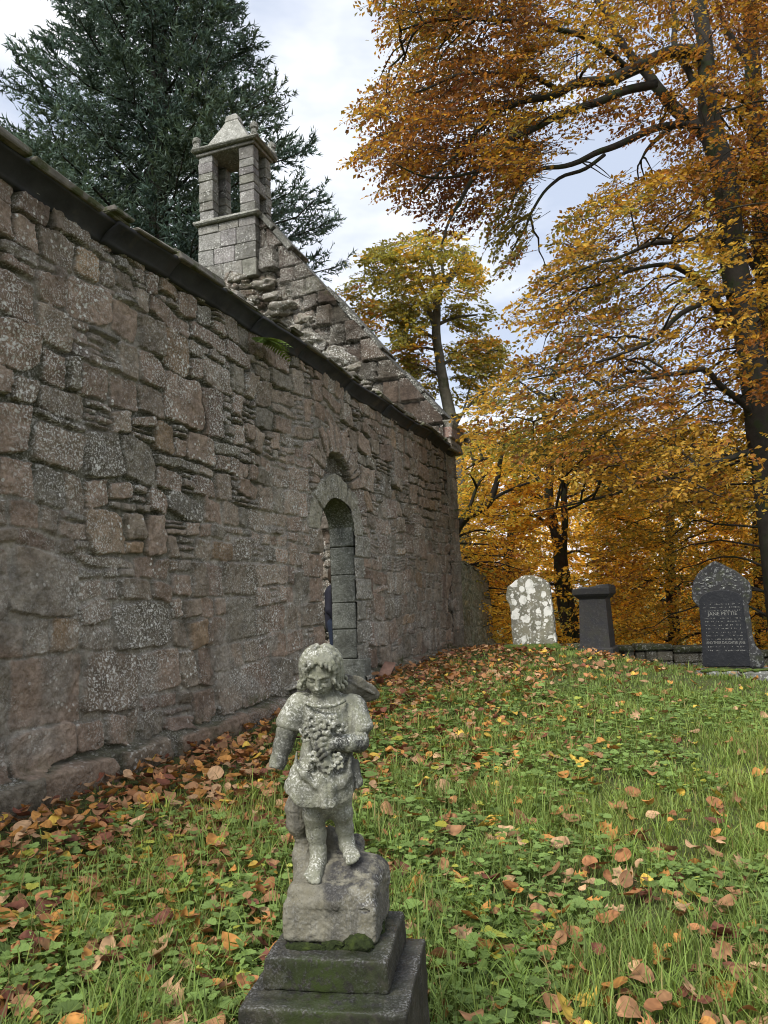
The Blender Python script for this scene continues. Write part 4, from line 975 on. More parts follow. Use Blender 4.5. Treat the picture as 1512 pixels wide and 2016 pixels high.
# --- carved rock with a stump behind the leg
f = Field(np.array([-.36, 1.94, .54]), np.array([.03, 2.30, .93]), .0026)
RC = np.array([ROCK_C[0]+.006, ROCK_C[1], 0])
def L(x, y, z): return RC + UX*x + UY*y + UZ*z
f.box(L(0, 0, .598), (.120, .108, .048), .012, 0, '+', ROT)
f.box(L(.0, .004, .655), (.113, .100, .028), .022, .010, '+', ROT)
f.cap(L(-.075, -.088, .640), L(.02, -.098, .648), .016, .020, .012); f.cap(L(.05, -.085, .655), L(.095, -.05, .665), .022, .024, .016)
f.ell(L(.055, .03, .675), (.070, .070, .045), .02); f.ell(L(-.02, .03, .66), (.09, .07, .05), .02); f.ell(L(.085, .06, .66), (.045, .05, .05), .014)
f.chain([A(694, 1722, .03), A(690, 1695, .05), A(700, 1660, .09)], [.038, .030, .026], .02); f.cap(A(690, 1712, .0), A(700, 1702, .0), .026, .022, .016)
f.cap(A(660, 1690, .06), A(650, 1640, .075), .034, .020, .02)
f.chain([A(600, 1720, .02), A(597, 1685, .035), A(598, 1652, .04)], [.030, .027, .024], .015)
f.chain([A(592, 1645, .03), A(586, 1622, .022), A(584, 1590, .02), A(586, 1575, .02)], [.018, .029, .030, .026], .008)
f.ell(A(592, 1640, .016), (.020, .020, .008), .006, '-') if False else None
f.cap(A(612, 1738, -.02), A(628, 1742, -.035), .030, .028, .016)
f.cap(L(-.10, -.112, .632), L(.03, -.120, .628), .0045, .0055, .006, '-'); f.cap(L(.04, -.118, .634), L(.11, -.10, .63), .003, .004, .005, '-')
def wx_rock(V, n, wx):
    wx[:, 0] *= .6
    loc = (V - RC) @ ROT.T; up = sst(.2, .8, n[:, 2])
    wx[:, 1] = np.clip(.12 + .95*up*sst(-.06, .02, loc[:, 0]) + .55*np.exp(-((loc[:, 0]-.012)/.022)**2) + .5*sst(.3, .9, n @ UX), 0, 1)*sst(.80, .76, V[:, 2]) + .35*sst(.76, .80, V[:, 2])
    wx[:, 0] = np.clip(.2 + .9*sst(.055, .10, loc[:, 0]+.3*abs(loc[:, 1])*0)*sst(.62, .66, V[:, 2])*sst(.70, .67, V[:, 2]), 0, 1)
    wx[:, 2] = .8*sst(.568, .550, V[:, 2]); return wx
rk = finish('rock_base', f, angel, .0028, 41, wx_rock, 'rock')
# ------------------------------------------------------------------ trees
def inpoly(u, v, P):
    P = np.array(P, float); c = np.zeros(len(u), bool); j = len(P)-1
    for i in range(len(P)):
        a = ((P[i, 1] > v) != (P[j, 1] > v)) & (u < (P[j, 0]-P[i, 0])*(v-P[i, 1])/(P[j, 1]-P[i, 1]+1e-9) + P[i, 0]); c ^= a; j = i
    return c
def at_many(u, v, Y):
    d = CF[None] + CR[None]*((u - PW/2)/FPX)[:, None] - CU[None]*((v - PH/2)/FPX)[:, None]
    P = d/d[:, 1:2]*Y[:, None]; P[:, 2] += CZ; return P
def sample(poly, n, y0, y1, rg, gap=-.9, gs=.8, seed=0):
    """points spread through the solid seen inside an outline, between two distances; noise leaves gaps"""
    P = np.array(poly, float); lo, hi = P.min(0), P.max(0); out = []; m = 0
    while m < n:
        k = n*3; u, v = rg.uniform(lo[0], hi[0], k), rg.uniform(lo[1], hi[1], k); ok = inpoly(u, v, poly); u, v = u[ok], v[ok]
        Q = at_many(u, v, rg.uniform(y0, y1, len(u))); Q = Q[fbm(Q, gs, 2, seed) > gap]; out.append(Q); m += len(Q)
        if len(Q) == 0: break
    return np.concatenate(out)[:n]
class Crown:
    def __init__(s, rg): s.V = []; s.C = []; s.rg = rg
    def sprays(s, O, T, n, L, leaf, pal, palw, seed=0, droop=.25, asp=.6, spread=.85, tw=None, rnd=.35, hue=1.0):
        rg = s.rg; S = len(O); T = unit(T); up = unit(np.array([0, 0, 1.0]) + rg.normal(0, .35, (S, 3))); B = unit(up - T*(up*T).sum(1)[:, None]); Sd = np.cross(T, B)
        Ls = L*rg.uniform(.6, 1.3, S); f = (np.arange(n) + .5)/n; side = np.where(np.arange(n) % 2, 1., -1.)
        pos_ = O[:, None] + T[:, None]*(Ls[:, None]*f)[..., None] + np.array([0, 0, -1.0])*(droop*Ls[:, None]*f**2)[..., None]
        pos_ = pos_ + Sd[:, None]*(side*rg.uniform(.0, .22, (S, n))*Ls[:, None]*(1-.4*f))[..., None]
        d = unit(T[:, None]*.6 + Sd[:, None]*(side*spread)[None, :, None] + rg.normal(0, rnd, (S, n, 3)) + np.array([0, 0, -.25]))
        nb = unit(B[:, None] + rg.normal(0, .5, (S, n, 3))); sd = unit(np.cross(d, nb)); nb = np.cross(sd, d)
        l = leaf*rg.uniform(.5, 1.35, (S, n))[..., None]
        b0 = pos_; tip = b0 + d*l; m_ = b0 + d*l*.48 + nb*l*.10; r = m_ + sd*l*asp*.5; lft = m_ - sd*l*asp*.5
        s.V.append(np.stack([b0, r, tip, lft], 2).reshape(-1, 3))
        q = fbm(O, .62, 2, seed)*1.9 + rg.normal(0, .42, S); N = len(pal); cum = np.cumsum(palw)/np.sum(palw)
        q = (np.clip(q[:, None] + rg.normal(0, .42, (S, n)), -2, 2) + 2)/4; from_ = np.clip(np.searchsorted(cum, q*.999), 0, N-1)
        col = np.array(pal)[from_]*rg.uniform(.7, 1.25, (S, n, 1))*rg.uniform(.7, 1.2, (S, 1, 1)); s.C.append(col.reshape(-1, 3))
        if tw is not None: tw.append(np.stack([O - T*(.25*Ls)[:, None], O + T*(Ls*.5)[:, None] - np.array([0, 0, 1])*(droop*.25*Ls)[:, None], O + T*(Ls*.95)[:, None] - np.array([0, 0, 1])*(droop*.9*Ls)[:, None]], 1))
    def build(s, name, mat, parent):
        V = np.concatenate(s.V); C = np.concatenate(s.C); n = len(V)//4; k = np.arange(n)[:, None]*4
        F = np.concatenate([k + np.array([[0, 1, 2]]), k + np.array([[0, 2, 3]])], 1).reshape(-1, 3)
        return mk(name, V, F, mat, parent, False, {'col': np.repeat(C, 2, 0)}, 'FACE')
def twigs(W, r):
    """thin three sided twigs along (S,3,3) polylines"""
    S, n = W.shape[:2]; t = unit(W[:, -1] - W[:, 0]); a = unit(np.cross(t, [.1, .3, .95])); b = np.cross(t, a); rad = r*np.linspace(1, .35, n)
    V = np.stack([W + rad[None, :, None]*(math.cos(q)*a[:, None] + math.sin(q)*b[:, None]) for q in (0, 2.1, 4.2)], 2).reshape(-1, 3)
    base = (np.arange(S)*n*3)[:, None, None, None] + (np.arange(n-1)*3)[None, :, None, None]; j = np.arange(3)[None, None, :, None]; j2 = (j+1) % 3
    return V, np.concatenate([base+j, base+j2, base+3+j2, base+3+j], -1).reshape(-1, 4)
def limb_px(pts, Y, dY=0.0, n=8, k=4):
    """limb from photo points (u, v, radius in px), going dY further away by its end"""
    m = len(pts); P = np.array([[*at(u, v, Y + dY*i/max(1, m-1)), r*Y/FPX] for i, (u, v, r) in enumerate(pts)]); return smooth_path(P, k)
def wander(P, amp, seed): 
    Q = P.copy(); w_ = np.linspace(0, 1, len(P)); w_ = np.minimum(w_*4, 1)*np.minimum((1-w_)*4+.3, 1)
    for i in range(3): Q[:, i] += amp*w_*fbm(P[:, :3], 1.3, 2, seed+i)
    return Q
def branch_to(a, b, r0, r1, seed, sag=.12, n=9):
    t = np.linspace(0, 1, n)[:, None]; L = np.linalg.norm(b-a); P = a*(1-t) + b*t + np.array([0, 0, 1])*(sag*L*np.sin(t*math.pi)) 
    P = np.concatenate([P, (r0*(1-t)**.8 + r1)], 1); return wander(P, .06*L, seed)
GOLD, RUST, OLIVE, RED, YEL, LIME = (.52,.31,.05), (.40,.175,.045), (.28,.25,.06), (.22,.075,.045), (.62,.43,.07), (.34,.34,.08)
BROWN = (.22,.11,.045)

# --- the big beech on the right
rg = np.random.default_rng(101)
TY = 13.0
trunk = limb_px([(1570,1330,44),(1545,1180,36),(1522,1000,32),(1500,860,29),(1481,711,27),(1463,610,27),(1447,533,27),(1437,451,25),(1428,350,24),(1400,258,23),(1392,180,19),(1388,90,16),(1372,-20,13),(1350,-200,9),(1340,-420,4)], TY, 0, 12)
limbs = [trunk]
def L_(pts, Y=TY, dY=0): limbs.append(wander(limb_px(pts, Y, dY), .05, len(limbs)*7))
L_([(1395,110,15),(1336,101,14),(1257,132,12.5),(1195,158,11),(1139,165,9.5),(1090,185,8.5),(1026,199,7),(960,240,5),(900,300,3.5),(830,380,2)], TY, -1.2)
L_([(1398,268,20),(1370,245,16),(1336,214,14),(1300,175,12),(1280,150,11),(1235,101,9),(1200,50,7),(1150,-40,5)], TY, .8)
L_([(1290,165,10),(1235,176,9),(1195,194,8.5),(1128,214,8),(1054,248,7),(998,282,6),(930,349,4.5),(890,420,3),(870,480,1.8)], TY, -1.5)
L_([(1385,250,9),(1336,244,8),(1280,252,7.5),(1223,277,7),(1167,308,6),(1111,326,5),(1054,334,4),(1020,372,3),(1000,420,2)], TY, -.8)
L_([(1362,215,6),(1330,240,5.5),(1297,270,5),(1274,296,3.5),(1262,316,2)], TY, .3)
L_([(1190,305,4),(1156,332,4),(1100,350,3.6),(1070,378,3),(1045,425,2.6),(1032,455,2.2),(1004,510,1.2)], TY, -.8)
L_([(1375,185,8),(1352,140,7.5),(1334,100,7),(1328,40,6),(1310,-60,4)], TY, .6)
L_([(1100,178,6),(1040,150,5),(980,140,4),(900,150,3),(820,180,2)], TY-.3, -1.2)
L_([(1240,140,7),(1180,90,6),(1100,60,5),(1000,40,4),(880,40,3),(790,60,1.6)], TY, -1.4)
L_([(1030,200,5),(960,205,4),(880,225,3),(800,250,2),(740,270,1.2)], TY-.5, -1.2)
L_([(960,330,4),(900,350,3),(840,345,2.3),(770,320,1.4)], TY-1.2, -.6)
L_([(1428,640,13),(1418,614,12),(1398,580,10.5),(1378,553,9.5),(1349,529,8),(1310,520,5),(1250,530,3.5),(1180,560,2)], TY, -.8)
L_([(1500,830,9),(1460,795,7.5),(1422,768,6.5),(1386,733,5.5),(1345,737,5),(1300,742,4),(1255,752,3),(1170,780,2.2),(1050,830,1.5)], TY, -1)
L_([(1505,880,8),(1422,906,6),(1325,934,4.5),(1236,962,3.5),(1140,990,2),(1050,1010,1.2)], TY, -.6)
L_([(1445,570,9),(1410,580,6.5),(1340,615,5),(1256,680,3.5),(1150,720,2.3),(1040,745,1.3)], TY, -1.5)
L_([(1440,470,8),(1390,470,6),(1320,480,4.5),(1230,500,3),(1130,540,2),(1050,590,1.2)], TY, -1.6)
UP = [(690,-130),(735,30),(790,95),(755,140),(690,222),(775,235),(690,305),(760,330),(740,362),(800,385),(850,445),(900,465),(940,430),(975,400),(1040,335),(1100,290),(1180,235),(1270,270),(1320,330),(1400,420),(1600,400),(1600,-130)]
HANG = [(965,390),(1040,370),(1045,440),(1015,520),(985,515),(965,470)]
RIGHT = [(1005,605),(1060,535),(1105,490),(1090,440),(1150,400),(1210,345),(1290,335),(1400,300),(1620,300),(1620,900),(1500,1010),(1200,980),(1020,900),(900,830),(935,785),(1000,705),(1070,690),(1100,660),(1010,650)]
LOW = [(1120,830),(1620,760),(1620,1340),(1480,1330),(1300,1280),(1210,1240),(1180,1100)]
allP = np.concatenate([l[:, :3] for l in limbs]); tP = trunk[:, :3]
def dirs(Q, tp, rg, droop=.3, lift=.25):
    dz = np.abs(Q[:, None, 2] - lift*np.hypot(Q[:, None, 0]-tp[None, :, 0], Q[:, None, 1]-tp[None, :, 1]) - tp[None, :, 2]); a = tp[dz.argmin(1)]
    return unit(unit(Q - a) + np.array([0, 0, -droop]) + rg.normal(0, .22, Q.shape))
cr_ = Crown(rg); tw = []
palU = [tuple(.85*x for x in q) for q in (RED, BROWN, RUST, GOLD, GOLD, OLIVE, YEL)]
def reg(cr_, poly, n, y0, y1, pal, pw, gap, seed, nl=24, leaf=.082, L=.62, tp=tP, droop=.3, gs=.8):
    Q = sample(poly, n, y0, y1, cr_.rg, gap, gs, seed); dt = np.linalg.norm(Q[:, None] - np.array(tp)[None], axis=2).min(1); Q = Q[(dt > .9) | (cr_.rg.random(len(Q)) < .25)]; T_ = dirs(Q, tp, cr_.rg, droop); cr_.sprays(Q - unit(T_)*(.55*L), T_, nl, L, leaf, pal, pw, seed, droop, .62, .85, tw); return Q
UPL = [(a, b) for a, b in UP if a < 1050] + [(1060, -130)]; UPR = [(1000,-130),(1000,370),(1040,335),(1100,290),(1180,235),(1270,270),(1320,330),(1400,420),(1600,400),(1600,-130)]
QU = np.concatenate([reg(cr_, UPL, 1300, 10.6, 14.6, palU, [.20,.22,.21,.14,.07,.12,.04], -.32, 3), reg(cr_, UPR, 1150, 11.2, 15.4, palU, [.08,.20,.24,.22,.10,.10,.06], -.42, 4)])
QH = reg(cr_, HANG, 60, 11.6, 12.6, [RUST, OLIVE, GOLD], [.3,.5,.2], -2, 5, 22, .08, .45, tP, .7)
QR = reg(cr_, RIGHT, 2300, 10.8, 15.6, [BROWN, RUST, GOLD, GOLD, YEL, OLIVE, LIME], [.08,.15,.22,.08,.15,.20,.12], -.34, 7)
reg(cr_, [(1600,-130),(1900,-60),(2000,350),(1900,800),(1620,900)], 1000, 11.5, 15.5, palU, [.10,.2,.22,.2,.1,.1,.08], -.4, 6)
QL = reg(cr_, LOW, 700, 14.6, 17.0, [BROWN, RUST, GOLD, YEL, OLIVE, LIME], [.06,.12,.26,.18,.2,.18], -.7, 9)
beech = empty('beech_tree', np.array([trunk[0, 0], trunk[0, 1], float(gz(trunk[0, 0], trunk[0, 1]))]), 'big spreading beech with thick leaning trunk and arching limbs of rust and gold leaves', 'tree')
mb = MB()
for n, l in enumerate(limbs):
    V, F = tube(l[:, :3], l[:, 3], 12 if n == 0 else 7); mb.add(V, F)
for n, (Q, lim, r0) in enumerate(((QU, 75, .022), (QR, 85, .02), (QL, 30, .02))):
    for k in range(lim):
        b_ = Q[rg.integers(len(Q))]; d2 = np.linalg.norm(allP - b_, axis=1) + 1.2*np.maximum(0, allP[:, 2] - b_[2] - .3); a_ = allP[d2.argmin()]
        if np.linalg.norm(b_-a_) > .3: l = branch_to(a_, b_, r0*min(1, .35*np.linalg.norm(b_-a_)+.3), .005, n*100+k); V, F = tube(l[:, :3], l[:, 3], 5, False); mb.add(V, F)
V, F = twigs(np.concatenate(tw), .0055); mb.add(V, F)
mb.build('trunk', MAT['bark'], beech, True); cr_.build('crown', MAT['leaf'], beech)

# --- a second beech stem at the right edge
rg = np.random.default_rng(111); tw = []; Y2 = 15.0
tr2 = limb_px([(1640,1330,40),(1590,1050,30),(1545,800,26),(1515,610,23),(1498,400,20),(1486,210,18),(1478,60,15),(1470,-100,11),(1462,-300,5)], Y2, 0, 12)
l2 = [tr2, limb_px([(1492,228,9),(1466,198,8),(1440,188,7),(1408,186,6),(1380,170,4)], Y2, -.5), limb_px([(1484,120,9),(1455,95,7),(1420,30,5),(1400,-60,3)], Y2, .3), limb_px([(1510,560,9),(1470,500,6),(1440,420,4),(1425,330,2.5)], Y2, .5), limb_px([(1500,450,8),(1560,380,6),(1620,300,4)], Y2, .2)]
cr_ = Crown(rg); Q2 = reg(cr_, [(1330,-130),(1620,-130),(1620,760),(1440,760),(1400,420),(1340,150)], 800, 14, 17.5, palU, [.12,.2,.28,.2,.1,.08,.02], -.3, 13, 22, .09, .65, tr2[:, :3])
b2 = empty('beech_tree', np.array([tr2[0, 0], tr2[0, 1], float(gz(tr2[0, 0], tr2[0, 1]))]), 'straight beech stem at the right edge, standing behind the big leaning beech', 'tree')
mb = MB()
for n, l in enumerate(l2): mb.add(*tube(l[:, :3], l[:, 3], 10 if n == 0 else 7))
mb.add(*twigs(np.concatenate(tw), .006)); mb.build('trunk', MAT['bark'], b2, True); cr_.build('crown', MAT['leaf'], b2)

# --- beeches beyond the boundary wall
palB = [tuple(1.5*x for x in q) for q in (BROWN, RUST, GOLD, GOLD, YEL, LIME, OLIVE)]; pwB = [.05,.09,.12,.16,.30,.16,.12]  # leaf colours brightened to make up for the shade these trees stand in
bg = [
 ('twin stemmed beech with dark trunks rising behind the two left gravestones', 20.0,
  [[(1148,1330,13),(1141,1262,9),(1131,1217,8.5),(1114,1138,8),(1110,1046,7),(1112,962,6.5),(1120,890,5),(1135,800,3)], [(1122,1330,15),(1120,1260,12),(1108,1196,11.5),(1102,1133,11),(1093,1046,10),(1082,987,9.5),(1079,895,8.5),(1076,840,6),(1060,770,3.5)], [(1079,900,6),(1050,878,4.5),(1000,870,3),(950,880,1.8)], [(1090,1040,5),(1040,1010,3.6),(980,1010,2.4),(920,1020,1.4)], [(1082,990,5),(1050,975,4),(1020,978,2.5)], [(1112,960,4),(1150,910,3),(1200,880,2)], [(1100,1150,3.5),(1040,1150,2.6),(970,1175,1.6)]],
  [(905,850),(1000,880),(1120,855),(1270,900),(1280,1330),(900,1330)], 1500, 18, 23),
 ('beech with a thick bent dark limb close beside the chapel corner', 17.5,
  [[(840,1330,20),(850,1200,16),(880,1080,13),(909,1029,10),(935,1008,9),(964,985,7.5),(980,945,5.5),(986,895,4.5),(1000,860,3)], [(964,985,4),(1010,965,3),(1060,945,1.8)], [(915,1020,4),(940,960,3),(960,930,2)], [(986,900,2.6),(950,905,2),(915,925,1.2)]],
  [(905,830),(1000,860),(1060,930),(1040,1100),(990,1290),(905,1330)], 360, 16.2, 19.5),
 ('golden beech above the boundary wall between dark pedestal monument and tall black gravestone', 21.5,
  [[(1330,1330,13),(1325,1200,11),(1318,1050,9),(1322,930,7),(1330,820,4)], [(1320,1080,5),(1270,1040,4),(1210,1020,2)], [(1322,980,5),(1370,930,3.5),(1420,900,2)]],
  [(1150,900),(1400,830),(1480,1000),(1470,1330),(1190,1330)], 1250, 18.5, 25),
 ('russet beech at the right edge behind the tall black gravestone', 20.5,
  [[(1500,1330,13),(1498,1200,11),(1490,1050,9),(1500,900,6)]],
  [(1380,860),(1640,820),(1640,1340),(1400,1335)], 850, 18, 23),
 ('yellow beech beyond the boundary wall, to the right of the big leaning beech', 19.5,
  [[(1850,1330,14),(1845,1150,11),(1850,1000,8),(1840,880,4)]],
  [(1600,760),(1900,720),(2150,860),(2150,1345),(1600,1340)], 1300, 17, 24),
 ('tall golden beech crown far behind the other beeches over the chapel corner', 28.0,
  [[(1000,1330,14),(1004,1150,11),(1010,1000,8),(1020,880,4)]],
  [(900,835),(985,845),(1060,875),(1300,860),(1560,880),(1560,1335),(890,1335)], 1500, 25, 31)]
for n, (lab, Yb, lims, poly, ns, y0, y1) in enumerate(bg):
    rg = np.random.default_rng(200+n); tw = []; cr_ = Crown(rg); LL = [wander(limb_px(p_, Yb, 0), .04, n*9+i) for i, p_ in enumerate(lims)]
    Q = reg(cr_, poly, ns, y0, y1, palB, pwB, -.95, 20+n, 26, .098 if n < 5 else .125, .75, LL[0][:, :3], .22, .5)
    ro = LL[0][0]; root = empty('beech_tree', np.array([ro[0], ro[1], float(gz(ro[0], ro[1]))]), lab, 'tree', 'beeches beyond the boundary wall')
    mb = MB()
    for l in LL:
        if l is LL[0] or (n == 0 and l is LL[1]): l = np.concatenate([[[l[0, 0], l[0, 1], float(gz(l[0, 0], l[0, 1])) - .1, l[0, 3]*1.15]], l])
        mb.add(*tube(l[:, :3], l[:, 3], 8))
    aP = np.concatenate([l[:, :3] for l in LL])
    for k in range(34):
        b_ = Q[rg.integers(len(Q))]; a_ = aP[(np.linalg.norm(aP - b_, axis=1) + 1.0*np.maximum(0, aP[:, 2]-b_[2])).argmin()]
        if np.linalg.norm(b_-a_) > .4: l = branch_to(a_, b_, .028, .008, n*77+k, .08); mb.add(*tube(l[:, :3], l[:, 3], 5, False))
    mb.add(*twigs(np.concatenate(tw), .008)); mb.build('trunk', MAT['bark'], root, True); cr_.build('crown', MAT['leaf_far'], root)
rg = np.random.default_rng(301); tw = []; cr_ = Crown(rg)
Q = sample([(700,850),(2700,820),(2700,1380),(700,1350)], 5200, 33, 42, rg, -.9, .4, 61); cr_.sprays(Q, rg.normal(0, 1, Q.shape)*np.array([1, 1, .3]), 16, 1.4, .24, palB, pwB, 3, .2, .7)
tag(cr_.build('distant_woodland', MAT['leaf_far'], None), 'mass of golden woodland far behind the beeches', 'woodland', kind='stuff')

# --- sycamore behind the gable
rg = np.random.default_rng(401); tw = []; YB = 25.0
sl = [[(905,960,16),(896,880,14),(887,827,13),(879,785,12),(872,747,11),(866,694,10),(860,663,9.5),(859,625,8.5),(861,589,8),(872,562,7),(887,544,6),(905,520,4),(915,490,2.5)],
 [(860,655,7),(851,625,6),(845,610,5.5),(836,580,4.5),(825,555,3.6),(800,530,2.5),(770,515,1.5)], [(864,585,5),(858,555,4),(850,525,3),(845,490,2)], [(874,560,4),(870,520,3),(868,480,2)],
 [(862,670,4),(835,655,3.6),(800,640,3),(760,630,2)], [(868,720,4),(900,700,3.5),(940,688,2.5),(980,690,1.5)], [(868,740,3),(830,720,2.4),(790,715,1.6)], [(864,690,3),(830,685,2.4),(780,680,1.6)], [(860,640,4),(900,625,3),(940,620,2)],
 [(890,850,4.2),(897,835,3.6),(912,810,3),(935,790,2.6),(970,760,2.0),(1010,730,1.2)], [(912,812,2.2),(922,775,1.8),(930,740,1.2)]]
LL = [wander(limb_px(p_, YB, 0), .05, 500+i) for i, p_ in enumerate(sl)]
cr_ = Crown(rg); palS = [RUST, GOLD, OLIVE, OLIVE, LIME, LIME, YEL]; pwS = [.05,.16,.22,.16,.16,.10,.15]
SP = [([(720,490),(790,462),(900,452),(925,480),(945,520),(950,545),(930,585),(880,580),(850,600),(800,600),(760,600),(700,600),(668,570),(700,535)], 430, 23.2, 26.5), ([(690,590),(850,600),(840,660),(790,700),(760,660),(720,640)], 170, 23.5, 26.5), ([(885,600),(960,592),(985,630),(950,655),(890,640)], 55, 24, 26), ([(880,690),(940,648),(985,665),(1005,705),(940,730),(880,735)], 120, 24, 26.5), ([(770,680),(850,670),(870,760),(850,800),(810,770)], 130, 24, 26), ([(885,825),(900,740),(960,700),(1010,715),(970,770),(925,810)], 70, 24, 26)]
for k, (po, ns, y0, y1) in enumerate(SP): reg(cr_, po, ns, y0, y1, palS, pwS, -.45, 40+k, 26, .135, .7, LL[0][:, :3], .2, .6)
ro = LL[0][0]; syc = empty('sycamore_tree', np.array([ro[0], ro[1], float(gz(ro[0], ro[1]))]), 'slender sycamore with olive and yellow leaves rising behind the chapel gable', 'tree')
LL[0] = np.concatenate([[[ro[0]+.15, ro[1], float(gz(ro[0], ro[1])), .32]], LL[0]]); mb = MB()
for i, l in enumerate(LL): mb.add(*tube(l[:, :3], l[:, 3], 8))
mb.add(*twigs(np.concatenate(tw), .009)); mb.build('trunk', MAT['bark_pale'], syc, True); cr_.build('crown', MAT['leaf'], syc)

# --- big conifer behind the side wall
rg = np.random.default_rng(501); cx, cy = -6.45, 22.0; zb = float(gz(cx, cy)); con = empty('spruce_tree', (cx, cy, zb), 'huge dark blue green spruce towering behind the chapel wall and bellcote', 'tree')
mb = MB(); tz = np.linspace(0, 30, 40); mb.add(*tube(np.stack([cx + .08*np.sin(tz*.4), cy + .08*np.cos(tz*.5), zb+tz], 1), .52*(1-tz/31)**.8 + .02, 10))
tri, tc_ = [], []
def rad(z): return np.interp(z, [2, 6, 10, 13, 15, 17, 20, 24, 28, 30.5], [4.6, 5.2, 5.3, 5.2, 4.7, 4.1, 3.5, 2.4, 1.1, .2])
z = 4.0
while z < 30:
    nb = 9 if z > 8 else 6; ph = rg.uniform(0, 6.28)
    for k in range(nb):
        a = ph + k*6.283/nb + rg.normal(0, .18); R = rad(z)*rg.uniform(.72, 1.16); zz_ = z + rg.uniform(-.3, .3); m = 12; t = np.linspace(0, 1, m)
        drop_ = -.10*R*np.sin(t*math.pi*.9)*1.0 + .10*R*t**2 - .05*R*t; 
        P = np.stack([cx + R*t*math.cos(a), cy + R*t*math.sin(a), zb + zz_ + drop_], 1); P += np.stack([fbm(P, .8, 2, 5+i) for i in range(3)], 1)*.18*t[:, None]
        mb.add(*tube(P, .05*R/5*(1-t)**.8 + .008, 5, False))
        if z < 8 and rg.random() < .4: continue
        nt_ = int(R*12.5); tt = np.sort(rg.uniform(.16, 1, nt_)); B0 = np.stack([np.interp(tt, t, P[:, i]) for i in range(3)], 1); dr = unit(np.gradient(P, axis=0)); D0 = unit(np.stack([np.interp(tt, t, dr[:, i]) for i in range(3)], 1))
        sd = np.cross(D0, [0, 0, 1.0])*np.where(rg.random(nt_) < .5, 1, -1)[:, None]; dd = unit(D0*.75 + sd*.75 + np.array([0, 0, .05]) + rg.normal(0, .16, (nt_, 3))); ln = (.35 + .85*np.sin(np.clip(tt, 0, .98)*math.pi)**.7*R/5 + .12)*rg.uniform(.6, 1.1, nt_)
        nn_ = 20; f = rg.uniform(.0, 1, (nt_, nn_)); nb0 = B0[:, None] + dd[:, None]*(ln[:, None]*f)[..., None] + np.array([0, 0, 1])*(.12*ln[:, None]*f**2 - .05*ln[:, None]*f)[..., None]
        q = rg.normal(0, 1, (nt_, nn_, 3)); q[..., 2] = q[..., 2]*.8 + .25; nd = unit(dd[:, None]*.9 + unit(q)*.9); nl = .18*rg.uniform(.7, 1.3, (nt_, nn_, 1)); w_ = unit(np.cross(nd, rg.normal(0, 1, (nt_, nn_, 3))))*.025
        tri.append(np.stack([nb0 - w_, nb0 + w_, nb0 + nd*nl], 2).reshape(-1, 3))
        tint = np.array([1, 1, 1])*rg.uniform(.75, 1.3) + np.array([.25, .12, -.15])*rg.uniform(0, 1)**3
        c = tint*np.array([.066, .105, .090])*(rg.uniform(.65, 1.2, (nt_, nn_, 1))) + (tt[:, None, None]*f[..., None]**2)*np.array([.03, .05, .03]); tc_.append(c.reshape(-1, 3))
    z += rg.uniform(.55, .8)*(1 if z > 8 else 1.6)
V = np.concatenate(tri); mb.build('trunk', MAT['bark'], con, True)
mk('crown', V, np.arange(len(V)).reshape(-1, 3), MAT['needle'], con, False, {'col': np.concatenate(tc_)}, 'FACE')
# ------------------------------------------------------------------ grass, clover, fallen leaves
rg = np.random.default_rng(601)
def clear(X, Y, m=.0):
    """on the lawn: off the chapel, the pedestal and the ground past the boundary wall"""
    P = np.stack([X, Y, 0*X], 1); ok = (P @ WN) > WOFF + .12 + m; past = (P @ WD) > S_END + 2.9; ok |= past
    l = (P - np.array([-.155, 2.026, 0])) @ ROT.T; ok &= (np.abs(l[:, 0]) > .215) | (np.abs(l[:, 1]) > .215)
    l = (P - HS3) @ np.array([G3X, G3Y, UZ]).T; ok &= (np.abs(l[:, 0]) > .62) | (np.abs(l[:, 1]) > .25)
    return ok & (Y < bwall_y(X) - .05)
def bwall_y(x): return np.interp(x, [-2, 1.5, 3.2, 4.9, 6.8, 12], [15.3, 14.9, 14.3, 14.05, 13.9, 13.2])
def graves(u, v, Y, yaw): 
    P = at(u, v, Y); P[2] = gz(P[0], P[1]); a = R_(yaw); return P, np.array([math.cos(a), -math.sin(a), 0]), np.array([math.sin(a), math.cos(a), 0])
HS3, G3X, G3Y = graves(1440, 1320, 11.0, 25)
def wedge(n, y0, y1, pw):
    q = rg.random(n); e = 2 - pw; Y = (y0**e + q*(y1**e - y0**e))**(1/e); X = rg.uniform(-1, 1, n)*(.60*Y + .7); return X, Y
def wall_dist(X, Y): return np.stack([X, Y, 0*X], 1) @ WN - WOFF
